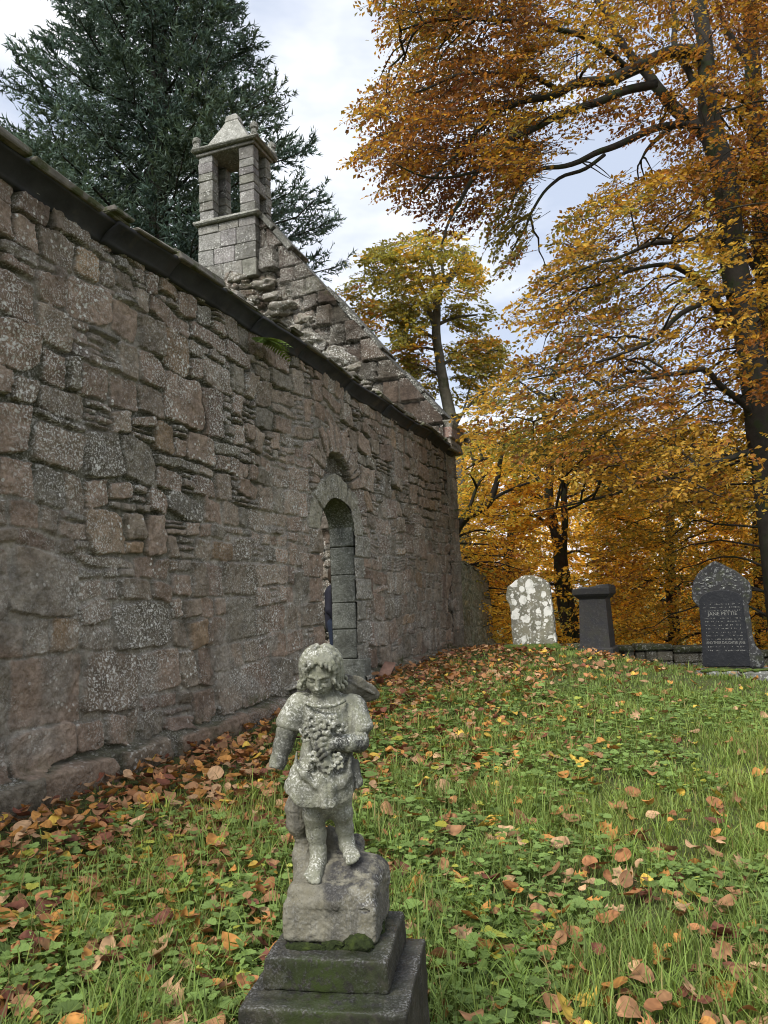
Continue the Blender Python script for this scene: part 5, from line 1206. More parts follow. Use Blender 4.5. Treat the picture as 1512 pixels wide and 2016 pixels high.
def blades(X, Y, Lg, wd, nseg, col, bend):
    n = len(X); Z = gz(X, Y); a = rg.uniform(0, 6.283, n); lean = np.abs(rg.normal(0, .75, n)) + bend + .25; hd = np.stack([np.cos(a), np.sin(a), 0*a], 1); sdv = np.stack([-np.sin(a), np.cos(a), 0*a], 1)
    t = np.linspace(0, 1, nseg+1); th = lean[:, None]*t[None]**1.1*1.25
    st_ = np.concatenate([np.zeros((n, 1)), np.cumsum(np.sin((th[:, 1:]+th[:, :-1])/2), 1)], 1)/nseg*Lg[:, None]; sz = np.concatenate([np.zeros((n, 1)), np.cumsum(np.cos((th[:, 1:]+th[:, :-1])/2), 1)], 1)/nseg*Lg[:, None]
    C = np.stack([X, Y, Z - .01], 1)[:, None] + hd[:, None]*st_[..., None] + np.array([0, 0, 1.0])*sz[..., None]
    w_ = wd[:, None]*np.array([.75, 1, .85, .5, .3])[:nseg+1][None]
    lft = C[:, :-1] - sdv[:, None]*w_[:, :-1, None]*.5; rt = C[:, :-1] + sdv[:, None]*w_[:, :-1, None]*.5
    V = np.concatenate([np.stack([lft, rt], 2).reshape(n, -1, 3), C[:, -1:]], 1); m = nseg*2+1; b0 = np.arange(n)[:, None]*m
    Q = [b0 + np.array([[2*i, 2*i+1, 2*i+3, 2*i+2]]) for i in range(nseg-1)]; Tt = b0 + np.array([[2*nseg-2, 2*nseg-1, 2*nseg]])
    return V.reshape(-1, 3), np.concatenate(Q), Tt, np.repeat(col, m, 0)
def gcol(X, Y, n):
    P = np.stack([X, Y, 0*X], 1); q = fbm(P, .9, 2, 3) + rg.normal(0, .5, n); base = np.array([.195, .275, .066]); 
    c = base*(1 + .22*rg.normal(size=(n, 1)))*np.array([1, 1, 1]) + sst(.2, 1.2, q)[:, None]*np.array([.07, .055, .012]) - sst(-.1, -1.1, q)[:, None]*np.array([.035, .05, .005])
    dry = rg.random(n) < .07; c[dry] = np.array([.30, .25, .10])*rg.uniform(.7, 1.2, (dry.sum(), 1)); return np.clip(c, .012, .6)
BV, BQ, BT, BC = [], [], [], []; off_ = 0
for (n, y0, y1, pw, L0, w0, ns) in ((120000, 1.1, 5.2, 1.35, .080, .0054, 4), (95000, 4.8, 9, 1.2, .068, .0074, 3), (90000, 8.5, 15.6, .9, .052, .011, 2)):
    X, Y = wedge(n, y0, y1, pw); P = np.stack([X, Y, 0*X], 1); cl_ = fbm(P, 2.6, 3, 7); ok = clear(X, Y) & (rg.random(n) < .62 + .7*sst(-.5, .4, cl_)) & (rg.random(n) < .25 + .75*sst(.2, 1.5, wall_dist(X, Y)))
    X, Y, cl_ = X[ok], Y[ok], cl_[ok]; n = len(X); wn = sst(.1, 1.4, wall_dist(X, Y))
    Lg = L0*rg.lognormal(0, .38, n)*(.7 + .75*sst(-.3, .7, cl_))*(.5 + .5*wn)
    V, Q, T_, C = blades(X, Y, Lg, w0*rg.uniform(.6, 1.3, n), ns, gcol(X, Y, n), .25*rg.random(n)); BV.append(V); BQ.append(Q+off_); BT.append(T_+off_); BC.append(C); off_ += len(V)
# long arching tufts
tuf = np.concatenate([np.stack(wedge(150, 1.8, 6, 1.2), 1), np.stack(wedge(70, 6, 12, .9), 1)]); tuf = tuf[clear(tuf[:, 0], tuf[:, 1], .5)]
ctr = np.repeat(tuf, 46, 0); X, Y = (ctr + rg.normal(0, .045, ctr.shape)).T; n = len(X)
V, Q, T_, C = blades(X, Y, .16*rg.lognormal(0, .3, n), .0055*rg.uniform(.7, 1.3, n), 4, gcol(X, Y, n)*np.array([1.05, 1.12, 1.0]), .45 + .3*rg.random(n)); BV.append(V); BQ.append(Q+off_); BT.append(T_+off_); BC.append(C)
tag(mk('grass', np.concatenate(BV), [np.concatenate(BQ), np.concatenate(BT)], MAT['grass'], None, True, {'col': np.concatenate(BC)}), 'green lawn grass growing over the churchyard', 'grass', kind='stuff')
# low broad leaved plants in the turf: three lobed leaves on short stalks
def lobed(n, yaw, tilt, size, C0):
    """n leaves of three notched leaflets; each leaflet is a fan of four triangles"""
    tv = []
    for k in (-1, 0, 1):
        a = k*1.05; fan = [(0, 0), (.42, -.34), (.80, -.40), (.78, -.12), (1.0, 0), (.78, .12), (.80, .40), (.42, .34)]
        tv.append(np.array([[x*math.cos(a)-y*math.sin(a), x*math.sin(a)+y*math.cos(a), .16*x*(1-x) + .10*abs(y)] for x, y in fan]))
    base = np.concatenate(tv); ft = []
    for k in range(3): ft += [[k*8, k*8+i, k*8+i+1] for i in range(1, 7)]
    c, s = np.cos(yaw), np.sin(yaw); ax = np.stack([c, s, 0*c], 1); ay = np.stack([-s, c, 0*c], 1); nz_ = unit(np.array([0, 0, 1.0]) + ax*tilt[:, None]); ax = unit(ax - nz_*(ax*nz_).sum(1)[:, None]); ay = np.cross(nz_, ax)
    V = C0[:, None] + size[:, None, None]*(base[None, :, 0:1]*ax[:, None] + base[None, :, 1:2]*ay[:, None] + base[None, :, 2:3]*nz_[:, None])
    F = (np.arange(n)*24)[:, None, None] + np.array(ft)[None]; return V.reshape(-1, 3), F.reshape(-1, 3)
X, Y = wedge(9500, 1.3, 9, 1.25); P = np.stack([X, Y, 0*X], 1); ok = clear(X, Y, .5) & (fbm(P, 1.1, 2, 31) > -.25); X, Y = X[ok], Y[ok]; k = 6
X = np.repeat(X, k) + rg.normal(0, .035, len(X)*k); Y = np.repeat(Y, k) + rg.normal(0, .035, len(Y)*k); ok = clear(X, Y); X, Y = X[ok], Y[ok]; n = len(X); C0 = np.stack([X, Y, gz(X, Y) + rg.uniform(.015, .095, n)], 1)
V, F = lobed(n, rg.uniform(0, 6.28, n), rg.normal(.1, .5, n), .021*rg.lognormal(0, .38, n), C0)
cl_ = np.array([.190, .285, .080])*rg.uniform(.6, 1.35, (n, 1)) + (rg.random((n, 1)) < .06)*np.array([.22, .15, .0])
tag(mk('buttercup_plants', V, F, MAT['grass'], None, False, {'col': np.repeat(cl_, 24, 0)}), 'low lobed buttercup leaves spread through the turf', 'ground cover', kind='stuff')

# fallen leaves: templates with a midrib fold and curl
def leaf_tpl(kind, curl, twist, seed):
    g = np.random.default_rng(seed); m = 12; t = np.linspace(0, 1, m)
    if kind == 'oval': hw_ = .36*np.sin(math.pi*t**.85)**.75*(1 - .1*t) + .012
    elif kind == 'round': hw_ = .46*np.sin(math.pi*t**.8)**.6 + .012
    else:
        hw_ = np.array([.03, .22, .50, .30, .20, .52, .34, .20, .36, .22, .10, .01])
    rows = []
    for i in range(m):
        for q in (-1, -.5, 0, .5, 1):
            x = t[i]; y = q*hw_[i]; z = .12*abs(q)*hw_[i]*2 + curl*(x-.5)**2*1.6 + twist*(x-.5)*q*hw_[i]*2 + .03*math.sin(x*9+seed)*abs(q)
            if kind == 'maple' and abs(q) == 1: x += .12*(1 if i in (2, 5, 8) else -.02)
            rows.append((x-.5, y, z))
    V = np.array(rows); V[:, 2] += .02*fbm(V, 4, 2, seed); F = grid_faces(m, 5)
    stem = np.array([[-.5, -.012, 0], [-.5, .012, 0], [-.78, .02, .05], [-.78, 0, .05]]); V = np.concatenate([V, stem]); F = np.concatenate([F, [[60, 61, 62, 63]]]); return V, F
TPL = [leaf_tpl('oval', .25, .2, 1), leaf_tpl('oval', .7, -.3, 2), leaf_tpl('round', .3, .15, 3), leaf_tpl('round', -.35, .4, 4), leaf_tpl('oval', -.3, .5, 5), leaf_tpl('maple', .3, .2, 6), leaf_tpl('maple', -.25, .5, 7)]
LC = {'yellow': (.58,.39,.07), 'orange': (.46,.22,.06), 'brown': (.31,.165,.08), 'tan': (.46,.29,.16), 'dark red brown': (.17,.065,.04), 'russet': (.38,.175,.075)}
def leaf_field(X, Y, nearwall):
    n = len(X); k = list(LC); p1 = np.array([.07, .24, .23, .16, .10, .20]); p2 = np.array([.04, .20, .30, .14, .12, .20]); r = rg.random(n)
    c1 = np.searchsorted(np.cumsum(p1)/p1.sum(), r*.9999); c2 = np.searchsorted(np.cumsum(p2)/p2.sum(), r*.9999); return np.where(nearwall, c2, c1)
X1, Y1 = wedge(30000, 1.2, 15, 1.05); P = np.stack([X1, Y1, 0*X1], 1); wd_ = wall_dist(X1, Y1)
band = np.exp(-((wd_ - .45)/np.interp(Y1, [2, 5, 9, 14], [1.7, 1.5, 1.5, 1.3]))**2)
den = 1.15*band*(.55 + .6*sst(-.5, .4, fbm(P, 1.6, 3, 5))) + .062 + .10*sst(.25, .7, fbm(P, .9, 2, 15)) + .10*sst(2.6, 1.4, abs(X1 - .9))*sst(4.5, 2.5, Y1)
far_strip = .35*np.exp(-((Y1 - 11.6 + .25*(X1-2.5))/.35)**2)*(X1 > 1.2)*(X1 < 3.9)
ok = clear(X1, Y1) & (rg.random(len(X1)) < den + far_strip); X1, Y1, wd_ = X1[ok], Y1[ok], wd_[ok]
n = len(X1); ci = leaf_field(X1, Y1, wd_ < 1.7); ti = rg.choice(len(TPL), n, p=[.22, .18, .16, .12, .16, .09, .07]); sz_ = rg.lognormal(math.log(.078), .30, n)*np.where(wd_ < 1.9, .86, 1); sz_ = np.minimum(sz_, .112)
u_, v_, z_ = proj(np.stack([X1, Y1, gz(X1, Y1)], 1)); vis = (u_ > 15) & (u_ < 1500) & (v_ < 2010)
big = np.argsort(-(sz_/z_)*vis)[:300]; isb = np.zeros(n, bool); isb[big] = True
yaw_ = rg.uniform(0, 6.28, n); tilt_a = rg.normal(0, .38, (n, 2)); lift = np.where(wd_ < 1.8, rg.uniform(.02, .08, n), rg.uniform(.015, .075, n)); Zl = gz(X1, Y1) + lift
def leaf_mats(i): 
    a = Matrix.Rotation(tilt_a[i, 0], 3, 'X') @ Matrix.Rotation(tilt_a[i, 1], 3, 'Y') @ Matrix.Rotation(yaw_[i], 3, 'Z'); return np.array(a)
LV, LF, LCc = [], [], []; o_ = 0; keys = list(LC)
for i in np.flatnonzero(~isb):
    V, F = TPL[ti[i]]; V = (V*sz_[i]) @ leaf_mats(i).T + np.array([X1[i], Y1[i], Zl[i]]); LV.append(V); LF.append(F+o_); o_ += len(V)
    c = np.array(LC[keys[ci[i]]])*rg.uniform(.65, 1.25); LCc.append(np.clip(c*(1 + .22*rg.normal(size=(len(V), 1))*.7 - .25*(rg.random((len(V), 1)) < .08)), .01, 1))
tag(mk('leaf_litter', np.concatenate(LV), np.concatenate(LF), MAT['litter'], None, True, {'col': np.concatenate(LCc)}), 'brown and orange leaf litter scattered over the grass and heaped along the chapel wall', 'leaf litter', kind='stuff')
def zone(i):
    if wd_[i] < 1.5: return 'lying in the drift along the chapel wall'
    if X1[i] < -.35: return 'lying in the grass left of the angel statue'
    if Y1[i] < 3.1 and X1[i] < .75: return 'lying just right of the stepped pedestal'
    if Y1[i] < 3.6: return 'lying in the near grass at the lower right'
    return 'lying farther up the lawn to the right'
KN = {0: 'pointed oval', 1: 'curled oval', 2: 'broad round', 3: 'humped round', 4: 'twisted oval', 5: 'lobed', 6: 'crumpled lobed'}
proto = {}
for i in big:
    key = (int(ti[i]), int(ci[i]))
    if key not in proto:
        V, F = TPL[ti[i]]; c = np.array(LC[keys[ci[i]]]); vc = c*(1 + .22*fbm(V, 5, 2, key[0]))[:, None]; rib = np.exp(-(V[:, 1]/.025)**2)[:, None]; vc = np.clip(vc*(1 - .25*rib)*(1 - .5*(fbm(V, 9, 2, key[0]+31) > .45))[:, None]*(1 + .10*rg.normal(size=(len(V), 1))), .01, 1)
        o = mk('fallen_leaf', V, F, MAT['litter'], None, True, {'col': vc}); proto[key] = o
    else:
        o = proto[key].copy(); COL.objects.link(o)
    o.rotation_mode = 'QUATERNION'; o.rotation_quaternion = Matrix(leaf_mats(i).tolist()).to_quaternion(); o.scale = (float(sz_[i]),)*3; o.location = (float(X1[i]), float(Y1[i]), float(Zl[i]))
    tag(o, f'{keys[ci[i]]} {KN[int(ti[i])]} fallen leaf {zone(i)}', 'fallen leaf', 'fallen leaves on the grass')
# ------------------------------------------------------------------ gravestones
def grave_mat(name, base, base2, lichen, amount, big=0.0, mossy=.2, rough=.8, orange=0):
    m, t, b, o = new_mat(name); p = pos(t)
    c = mix(t, ramp(t, noise(t, p, 5, 5, .6), .38, .62), base, base2)
    n3 = noise(t, p, 26, 4, .6, .4); c = mix(t, mth(t, 'MULTIPLY', ramp(t, n3, .56, .62), amount), c, lichen)
    if big:
        wv = nn(t, 'ShaderNodeVectorMath', operation='ADD', i_0=p); sn = nn(t, 'ShaderNodeTexNoise', i_Vector=p, i_Scale=9.0); sv = nn(t, 'ShaderNodeVectorMath', operation='SCALE', i_0=sn.outputs[1], i_Scale=.09); t.links.new(sv.outputs[0], wv.inputs[1])
        vo = nn(t, 'ShaderNodeTexVoronoi', i_Vector=wv.outputs[0], i_Scale=8.5, feature='F1'); sp_ = nn(t, 'ShaderNodeSeparateColor', i_Color=vo.outputs['Color'])
        rad_ = mth(t, 'MULTIPLY', ramp(t, sp_.outputs[0], .35, 1.0, 0, 1), big)
        c = mix(t, ramp(t, mth(t, 'SUBTRACT', rad_, vo.outputs['Distance']), 0, .03), c, (.66, .66, .62))
        vo2 = nn(t, 'ShaderNodeTexVoronoi', i_Vector=wv.outputs[0], i_Scale=26.0, feature='F1'); s2 = nn(t, 'ShaderNodeSeparateColor', i_Color=vo2.outputs['Color'])
        c = mix(t, ramp(t, mth(t, 'SUBTRACT', mth(t, 'MULTIPLY', ramp(t, s2.outputs[0], .5, 1.0), big*.9), vo2.outputs['Distance']), 0, .05), c, (.58, .58, .54))
    if mossy: c = mix(t, mth(t, 'MULTIPLY', ramp(t, noise(t, p, 11, 4), .5, .64), mossy), c, (.05, .06, .018))
    t.links.new(c, b.inputs['Base Color']); b.inputs['Roughness'].default_value = rough; bump(t, b, n3, .5, .01); return m
MAT['grave_lichen'] = grave_mat('lichened_grey_gravestone', (.21, .20, .15), (.15, .145, .12), (.44, .44, .41), .7, .74, .3)
MAT['grave_dark'] = grave_mat('dark_grey_granite', (.030, .030, .034), (.040, .038, .036), (.09, .09, .09), .25, 0, .1, .6)
MAT['grave_rim'] = grave_mat('lichened_dark_gravestone', (.040, .040, .042), (.022, .022, .024), (.30, .31, .31), .4, 0, .3)
MAT['grave_panel'] = grave_mat('black_polished_panel', (.012, .013, .017), (.017, .018, .022), (.10, .10, .10), .12, 0, 0, .5)
MAT['grave_base'] = grave_mat('mossy_grave_base', (.16, .165, .155), (.10, .10, .09), (.42, .43, .42), .8, 0, .5)
MAT['carved'] = simple_mat('pale_carved_lettering', (.19, .19, .18), .3, 60, .9, .1, .001)
def slab(pts, th, name, m, P, gx_, gy_, parent=None, z0=0.0, amp=.006, bev=.02, y0=0.0, seed=0):
    """upright slab from a front outline (x, z), with rounded arrises and a worn surface"""
    pts = np.array(pts, float); n = 110; d = np.concatenate([[0], np.cumsum(np.hypot(*np.diff(np.concatenate([pts, pts[:1]]), axis=0).T))]); q = np.linspace(0, d[-1], n+1)[:-1]; cp = np.concatenate([pts, pts[:1]])
    O = np.stack([np.interp(q, d, cp[:, 0]), np.interp(q, d, cp[:, 1])], 1); t_ = np.roll(O, -1, 0) - np.roll(O, 1, 0); nr = np.stack([t_[:, 1], -t_[:, 0]], 1); nr /= np.linalg.norm(nr, axis=1)[:, None]
    ctr = O.mean(0); sg = np.sign(((O-ctr)*nr).sum(1).mean()); nr = nr*sg; rings = []
    for ins, y in ((bev*3, 0), (bev, .0), (bev*.3, bev*.3), (0, bev), (0, th*.5), (0, th-bev), (bev*.3, th-bev*.3), (bev, th)): rings.append(np.stack([O[:, 0]-nr[:, 0]*ins, np.full(n, y + y0), O[:, 1]-nr[:, 1]*ins], 1))
    L_ = np.concatenate(rings); L_ = L_ + amp*np.stack([fbm(L_, 7, 3, seed+1), fbm(L_, 7, 3, seed+2)*.6, fbm(L_, 7, 3, seed+3)], 1)
    k = np.arange(7)[:, None]*n; j = np.arange(n)[None]; F = np.stack([k+j, k+n+j, k+n+(j+1) % n, k+(j+1) % n], -1).reshape(-1, 4)
    if sg < 0: F = F[:, ::-1]
    W = P + L_[:, 0:1]*gx_ + L_[:, 1:2]*gy_ + (L_[:, 2:3]+z0)*UZ
    me = [F, np.array([np.arange(n)]) if sg > 0 else np.array([np.arange(n)[::-1]]), np.array([np.arange(n)[::-1] + 7*n]) if sg > 0 else np.array([np.arange(n) + 7*n])]
    return mk(name, W, me, m, parent, False)
def lbox(name, m, P, gx_, gy_, lo, hi, parent, b=.012, jit=.004):
    V, F = cbox(lo, hi, b, jit); return mk(name, P + V[:, 0:1]*gx_ + V[:, 1:2]*gy_ + V[:, 2:3]*UZ, F, m, parent, False)
# lichen covered round topped stone
P, gx_, gy_ = graves(1056, 1276, 12.5, 21); s_ = 12.5/1514
def lo(u, v, u0, v0, s): return ((u-u0)*s, (v0-v)*s)
out = [lo(u, v, 1056, 1280, s_) for u, v in [(1013,1300),(1011,1240),(1010,1200),(1004,1176),(1008,1158),(1022,1146),(1040,1138),(1058,1137),(1076,1143),(1088,1155),(1091,1172),(1092,1200),(1094,1240),(1098,1300)]]
g1 = slab(out, .16, 'gravestone', MAT['grave_lichen'], P, gx_, gy_, None, 0, .012, .02, -.08, 5); tag(g1, 'grey round topped gravestone blotched all over with white lichen', 'gravestone')
mm_ = MB()
for k in range(9):
    V, F = blob(P + gx_*RNG.uniform(-.35, .5) - gy_*RNG.uniform(.05, .3) + UZ*.02, (RNG.uniform(.08, .2), .1, RNG.uniform(.03, .07)), k, 2, .4); mm_.add(V, F)
mm_.build('moss_mound', MAT['moss_bright'], None, True); tag(bpy.data.objects['moss_mound'], 'bright green moss mound at the foot of the lichened gravestone', 'moss', kind='stuff')
# dark tapered pedestal monument
P, gx_, gy_ = graves(1178, 1288, 13.0, 26); s_ = 13/1514
mon = empty('pedestal_monument', P, 'plain dark granite pedestal monument with a broken moulded cap', 'monument')
hw0, hw1, H_ = .245, .215, .80
mb = MB(); c = []
for z, h in ((.12, hw0), (.12+H_, hw1)): c += [(-h, -h, z), (h, -h, z), (h, h, z), (-h, h, z)]
V = np.array(c); V2 = P + V[:, 0:1]*gx_ + V[:, 1:2]*gy_ + V[:, 2:3]*UZ; mk('shaft', V2, np.array([[0, 1, 5, 4], [1, 2, 6, 5], [2, 3, 7, 6], [3, 0, 4, 7]]), MAT['grave_dark'], mon, False)
lbox('plinth', MAT['grave_dark'], P, gx_, gy_, (-.29, -.29, -.3), (.29, .29, .125), mon, .025)
V = []; F = []
prof = [(.225, .92), (.245, .945), (.265, .96), (.30, 1.0), (.305, 1.09), (.29, 1.11)]; a4 = [(-1, -1), (1, -1), (1, 1), (-1, 1)]
for r, z in prof: V += [(x*r, y*r, z) for x, y in a4]
for i in range(5):
    for j in range(4): F.append([i*4+j, i*4+(j+1) % 4, i*4+4+(j+1) % 4, i*4+4+j])
F.append([20, 21, 22, 23]); F.append([3, 2, 1, 0]); V = np.array(V, float); V[20:24, 2] += [-.03, .05, .02, -.02]; mk('cap', P + V[:, 0:1]*gx_ + V[:, 1:2]*gy_ + V[:, 2:3]*UZ, np.array(F), MAT['grave_dark'], mon, False)
mb = MB()
for x, y, z, r in ((-.16, -.1, 1.10, .07), (.05, .0, 1.09, .08), (.22, -.05, 1.13, .07), (.1, .15, 1.12, .09)): mb.add(*blob(P + x*gx_ + y*gy_ + z*UZ, (r, r, r*.35), int(x*100)+40, 2, .4))
mb.build('broken_top', MAT['grave_base'], mon, False)
# tall dark stone with an arched inscription panel
P, gx_, gy_ = HS3, G3X, G3Y; s_ = 11.0/1514; LEAN = R_(-1.6)
gz3 = rotv(UZ, gy_, LEAN); 
class G3: pass
stone = empty('gravestone', P, 'tall black gravestone with pointed lichened head and carved inscription, on a mossy base', 'gravestone')
U0, V0 = 1440, 1314
def q3(z): return (U0 + (z[0]/7.2 + 1340 - 1437), z[1]/7.2 + 1080)
raw = [(395,1660),(345,1600),(350,1480),(395,1390),(372,1100),(352,840),(310,790),(262,705),(252,600),(285,470),(335,375),(400,300),(480,240),(575,180),(650,215),(740,262),(880,350),(965,440),(1015,500),(1035,600),(1033,700),(985,800),(990,900),(1010,1150),(1040,1365),(1105,1440),(1135,1540),(1140,1660)]
def loc3(x, y): u = x/7.2 + 1340; v = y/7.2 + 1080; lean = (V0 - v)*.058; return ((u - 1440 + lean)*s_, (V0 - v)*s_ + .10)
outl = [loc3(x, y) for x, y in raw]; UZs = UZ.copy(); UZ_keep = UZ
def tilted(f):
    global UZ
    UZ = gz3; r = f(); UZ = UZ_keep; return r
bs = tilted(lambda: slab(outl, .15, 'slab', MAT['grave_rim'], P, gx_, gy_, stone, 0, .008, .022, -.07, 9))
pan = [(365,1640),(362,1200),(352,860),(356,720),(400,655),(480,612),(560,594),(640,588),(720,594),(800,615),(880,655),(915,720),(925,900),(955,1300),(965,1640)]
tilted(lambda: slab([loc3(x, y) for x, y in pan], .02, 'inscription_panel', MAT['grave_panel'], P, gx_, gy_, stone, 0, .0, .004, -.078, 3))
def text_mesh(s, size):
    cu = bpy.data.curves.new('t', 'FONT'); cu.body = s; cu.size = size; cu.align_x = 'CENTER'; o = bpy.data.objects.new('t', cu); COL.objects.link(o); dg = bpy.context.evaluated_depsgraph_get(); dg.update(); me = o.evaluated_get(dg).to_mesh()
    V = np.array([v.co[:] for v in me.vertices]); F = [list(p.vertices) for p in me.polygons]; bpy.data.objects.remove(o); return V, F
def letters():
    mb = MB(); rg = np.random.default_rng(5)
    lines = [(770, '', .04, 1), (815, '', .036, 1), (860, '', .036, 1), (915, 'JANE PETTIE', .052, 0), (965, '', .04, 1), (1010, '', .04, 1), (1062, '', .042, 1), (1108, '', .04, 1), (1160, '', .038, 1), (1205, '', .038, 1), (1255, '', .038, 1), (1312, 'AND THEIR DAUGHTER JANE', .042, 0), (1358, '', .04, 1), (1410, '', .042, 1)]
    for y, s, h, worn in lines:
        cx_ = 640 + (y-760)*.058
        if s and not worn:
            V, F = text_mesh(s, h*1.35)
            if len(V):
                k = min(1.0, .50*s_*138/max(1e-6, np.ptp(V[:, 0]))); x0, z0 = loc3(cx_, y+25)
                Vw = P + (x0 + V[:, 0:1]*k)*gx_ - .0815*gy_ + (z0 + V[:, 1:2])*gz3
                for f in F: mb.add(Vw[f], np.array([np.arange(len(f))]))
        else:                                     # worn lines: only broken strokes of the cut letters remain
            x = cx_ - 235
            while x < cx_ + 235:
                w_ = rg.uniform(10, 24)
                if rg.random() < .62:
                    a, b_ = loc3(x, y + rg.uniform(6, 14)); c_, d_ = loc3(x + w_*rg.uniform(.25, .6), y + rg.uniform(18, 26)); e = P - .0815*gy_
                    mb.add([e + a*gx_ + d_*gz3, e + c_*gx_ + d_*gz3, e + c_*gx_ + b_*gz3, e + a*gx_ + b_*gz3], np.array([[0, 1, 2, 3]]))
                x += w_*.8 if rg.random() < .85 else 40
    return mb.build('inscription', MAT['carved'], stone, False)
letters()
mb = MB(); rg = np.random.default_rng(6)                               # raised carving in the pointed head
for k in range(46):
    x, y = rg.uniform(360, 920), rg.uniform(280, 570)
    if abs(x-640) > 90 + (y-260)*.9 or (abs(x-640) < 110 and 380 < y < 500): continue
    a, b_ = loc3(x, y); mb.add(*blob(P + a*gx_ - .072*gy_ + b_*gz3, (rg.uniform(.012, .032), .008, rg.uniform(.006, .016)), k, 1, .4))
mb.build('carved_head', MAT['grave_base'], stone, False)
lbox('base', MAT['grave_base'], P, gx_, gy_, (-.47, -.26, -.35), (.80, .22, .10), stone, .03, .015)
mb = MB()
for k in range(16): mb.add(*blob(P + gx_*rg.uniform(-.42, .7) - gy_*rg.uniform(.1, .22) + UZ_keep*.10, (rg.uniform(.05, .13), .05, .02), k+60, 2, .4))
mb.build('moss_cover', MAT['moss_bright'], stone, True)

# ------------------------------------------------------------------ boundary wall
rg = np.random.default_rng(71); bw = empty('boundary_wall', (4.9, 14.1, float(gz(4.9, 14.1))), 'low mossy boundary wall with flat copes behind the gravestones', 'wall')
mb = MB(); mc = MB(); x = 1.6
def wall_top(x): return np.interp(x, [1.5, 3, 3.9, 4.9, 6.8, 12], [.40, .40, .36, .33, .17, .0])
while x < 11:
    L = rg.uniform(.35, .8); y0, y1 = float(bwall_y(x)), float(bwall_y(x+L)); d = np.array([L, y1-y0, 0]); d /= np.linalg.norm(d); nrm = np.array([-d[1], d[0], 0]); z = float(wall_top(x + L/2)) - .11; p0 = np.array([x, y0, 0])
    V, F = cbox((0, -.05 + rg.normal(0, .02), z), (L-.012, .42, z + .10 + rg.uniform(-.02, .02)), .025, .018); mc.add(p0 + V[:, 0:1]*d + V[:, 1:2]*nrm + V[:, 2:3]*UZ, F)
    zz_ = z - .008; 
    while zz_ > z - .75:
        h = rg.uniform(.12, .22); a = 0
        while a < L - .03:
            w_ = min(rg.uniform(.18, .45), L - a); V, F = cbox((a, .0 + rg.normal(0, .015), zz_-h), (a+w_-.01, .36, zz_), .02, .012); mb.add(p0 + V[:, 0:1]*d + V[:, 1:2]*nrm + V[:, 2:3]*UZ, F, (*(np.array([.17, .155, .12])*rg.uniform(.6, 1.2)), 0)); a += w_
        zz_ -= h + .008
    x += L
mb.build('wall_stones', MAT['wall'], bw, False, 'col'); mc.build('copes', grave_mat('mossy_cope', (.085, .085, .06), (.05, .055, .025), (.42, .42, .38), .75, 0, .85), bw, False)

# ------------------------------------------------------------------ fern under the eaves, debris, fallen twig, visitor in the doorway
def fern(loc, name_label, n, size, seed):
    rg = np.random.default_rng(seed); r = empty('fern', loc, name_label, 'fern'); V_, F_, C_ = [], [], []; o_ = 0
    for k in range(n):
        a = rg.uniform(-1.2, 1.2); d = math.cos(a)*WN + math.sin(a)*WD; L = size*rg.uniform(.6, 1.15); t = np.linspace(0, 1, 15); sp = np.array(loc) + d*(L*t)[:, None] + UZ*(L*(.45*t - .75*t*t))[:, None]
        for i in range(2, 15):
            tg = unit(sp[i] - sp[i-1]); sd = unit(np.cross(tg, UZ)); l = L*.24*math.sin(math.pi*min(1, t[i]*.95+.05))**.7
            for s in (-1, 1):
                tip = sp[i] + sd*s*l + tg*l*.35 - UZ*l*.15; w_ = tg*L*.028; V_ += [sp[i] - w_, sp[i] + w_, tip + w_*.3, sp[i]*.4 + tip*.6 - w_*1.1]; F_.append([o_, o_+1, o_+2, o_+3]); o_ += 4; C_ += [np.array([.10, .16, .03])*rg.uniform(.7, 1.3)]*4
    mk('fronds', np.array(V_), np.array(F_), MAT['grass'], r, False, {'col': np.array(C_)})
fern(wpt(6.45, .02, 3.86), 'green fern growing out of the wall just under the eaves course', 9, .38, 3)
fern(wpt(14.05, .0, 2.95), 'tiny fern in the wall face near the chapel corner', 5, .22, 5)
mb = MB(); V, F = cbox((0, 0, 0), (.34, .16, .05), .012, .01); zb_ = float(gz(*wpt(9.2, .2, 0)[:2])); V = V @ np.array([[.9, 0, .42], [0, 1, 0], [-.42, 0, .9]]); mb.add(wpt(9.12 + V[:, 0], .12 + V[:, 1], zb_ + V[:, 2]), [f[:, ::-1] for f in F]); o = mb.build('broken_slab', simple_mat('red_sandstone', (.20, .12, .09), .3, 9), None, False); tag(o, 'broken reddish stone slab lying at the wall foot right of the doorway', 'stone')
mb = MB(); pp = np.array([at(980, 1264, 14.2), at(1010, 1265, 13.6), at(1040, 1272, 13.2)]); pp[:, 2] = gz(pp[:, 0], pp[:, 1]) + .06; V = smooth_path(pp, 5); mb.add(*tube(V, np.linspace(.025, .012, len(V)), 6)); o = mb.build('fallen_stick', MAT['bark_pale'], None, True); tag(o, 'pale fallen stick on the grass left of the lichened gravestone', 'stick')
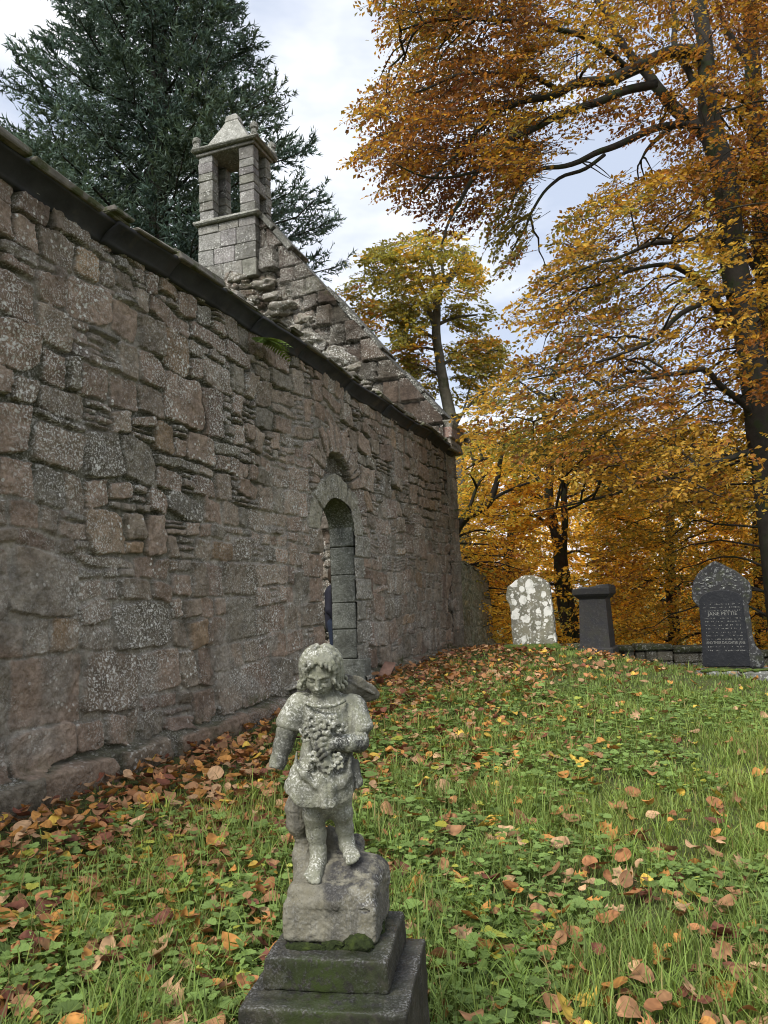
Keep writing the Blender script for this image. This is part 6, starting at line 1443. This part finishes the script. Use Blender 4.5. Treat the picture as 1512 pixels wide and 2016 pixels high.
# a visitor standing inside, just behind the far jamb
vp = wpt(10.60, -1.02, 0); vz = .12; per = empty('person', (vp[0], vp[1], vz), 'person in dark jacket and blue jeans standing inside the doorway', 'person')
mk('step_slab', *(lambda VF: (VF[0], VF[1]))(cbox((vp[0]-.6, vp[1]-.6, -.2), (vp[0]+.6, vp[1]+.6, .12), .03)), MAT['slate'], chapel, False)
def pw(x, y, z): return vp + WD*x - WN*y*-1 + UZ*(vz + z)          # x along the wall, y towards the outside
def person_field(h, parts):
    f = Field(vp + np.array([-.5, -.5, vz-.02]), vp + np.array([.5, .5, vz+1.8]), h)
    for p_ in parts: f.cap(pw(*p_[0]), pw(*p_[1]), p_[2], p_[3], p_[4] if len(p_) > 4 else .03)
    return f
f = person_field(.014, [((0, 0, 1.60), (0, .01, 1.52), .095, .075), ((0, 0, 1.36), (0, 0, 1.50), .055, .05), ((-.1, 0, 1.36), (.1, 0, 1.36), .09, .09), ((0, 0, 1.30), (0, 0, .95), .15, .13), ((-.10, 0, .92), (-.10, .02, .50), .085, .06), ((-.10, .02, .50), (-.10, 0, .09), .058, .042), ((.10, 0, .92), (.10, .02, .50), .085, .06), ((.10, .02, .50), (.10, 0, .09), .058, .042),
  ((-.19, 0, 1.36), (-.25, .0, 1.10), .055, .045), ((-.25, 0, 1.10), (-.22, .14, .92), .042, .032), ((.19, 0, 1.36), (.25, 0, 1.10), .055, .045), ((.25, 0, 1.10), (.22, .14, .92), .042, .032), ((-.22, .14, .92), (-.21, .19, .85), .034, .028), ((.22, .14, .92), (.21, .19, .85), .034, .028)])
for sx in (-1, 1):
    for k in range(4): f.cap(pw(sx*(.20 + .012*k), .19, .86), pw(sx*(.195 + .012*k), .205 - .004*abs(k-1.5), .785 + .008*abs(k-1)), .009, .008, .004)
    f.cap(pw(sx*.19, .185, .88), pw(sx*.175, .20, .83), .010, .009, .004); f.ell(pw(sx*.032, .088, 1.60), .014, .004, '-'); f.ell(pw(sx*.095, 0, 1.58), (.018, .022, .032), .006)
f.ell(pw(0, .105, 1.575), (.016, .02, .024), .01); f.ell(pw(0, .09, 1.535), (.03, .012, .007), .004, '-')
V, F = f.mesh(); mk('body', V, F, MAT['skin'], per, True)
f = person_field(.014, [((0, -.02, 1.65), (0, -.03, 1.56), .10, .09)]); f.ell(pw(0, .12, 1.55), (.09, .09, .10), .02, '-'); V, F = f.mesh(); mk('hair', V, F, MAT['hair'], per, True)
f = person_field(.014, [((-.11, 0, 1.37), (.11, 0, 1.37), .10, .10), ((0, 0, 1.32), (0, 0, .88), .175, .175), ((-.19, 0, 1.36), (-.25, 0, 1.10), .075, .065), ((-.25, 0, 1.10), (-.225, .12, .945), .062, .052), ((.19, 0, 1.36), (.25, 0, 1.10), .075, .065), ((.25, 0, 1.10), (.225, .12, .945), .062, .052)]); V, F = f.mesh(); mk('jacket', V, F, MAT['cloth_dark'], per, True)
f = person_field(.014, [((-.10, 0, .90), (-.105, .02, .50), .105, .082), ((-.105, .02, .50), (-.105, 0, .10), .08, .075), ((.10, 0, .90), (.105, .02, .50), .105, .082), ((.105, .02, .50), (.105, 0, .10), .08, .075), ((-.05, 0, .9), (.05, 0, .9), .12, .12)]); V, F = f.mesh(); mk('jeans', V, F, MAT['jeans'], per, True)
for sx in (-1, 1):
    f = person_field(.012, [((sx*.105, -.05, .05), (sx*.105, .16, .042), .052, .046), ((sx*.105, -.02, .05), (sx*.105, -.02, .14), .055, .06)]); f.plane(pw(0, 0, .002), (0, 0, -1), '-', 0); V, F = f.mesh(); mk('boot', V, F, MAT['boot'], per, True)
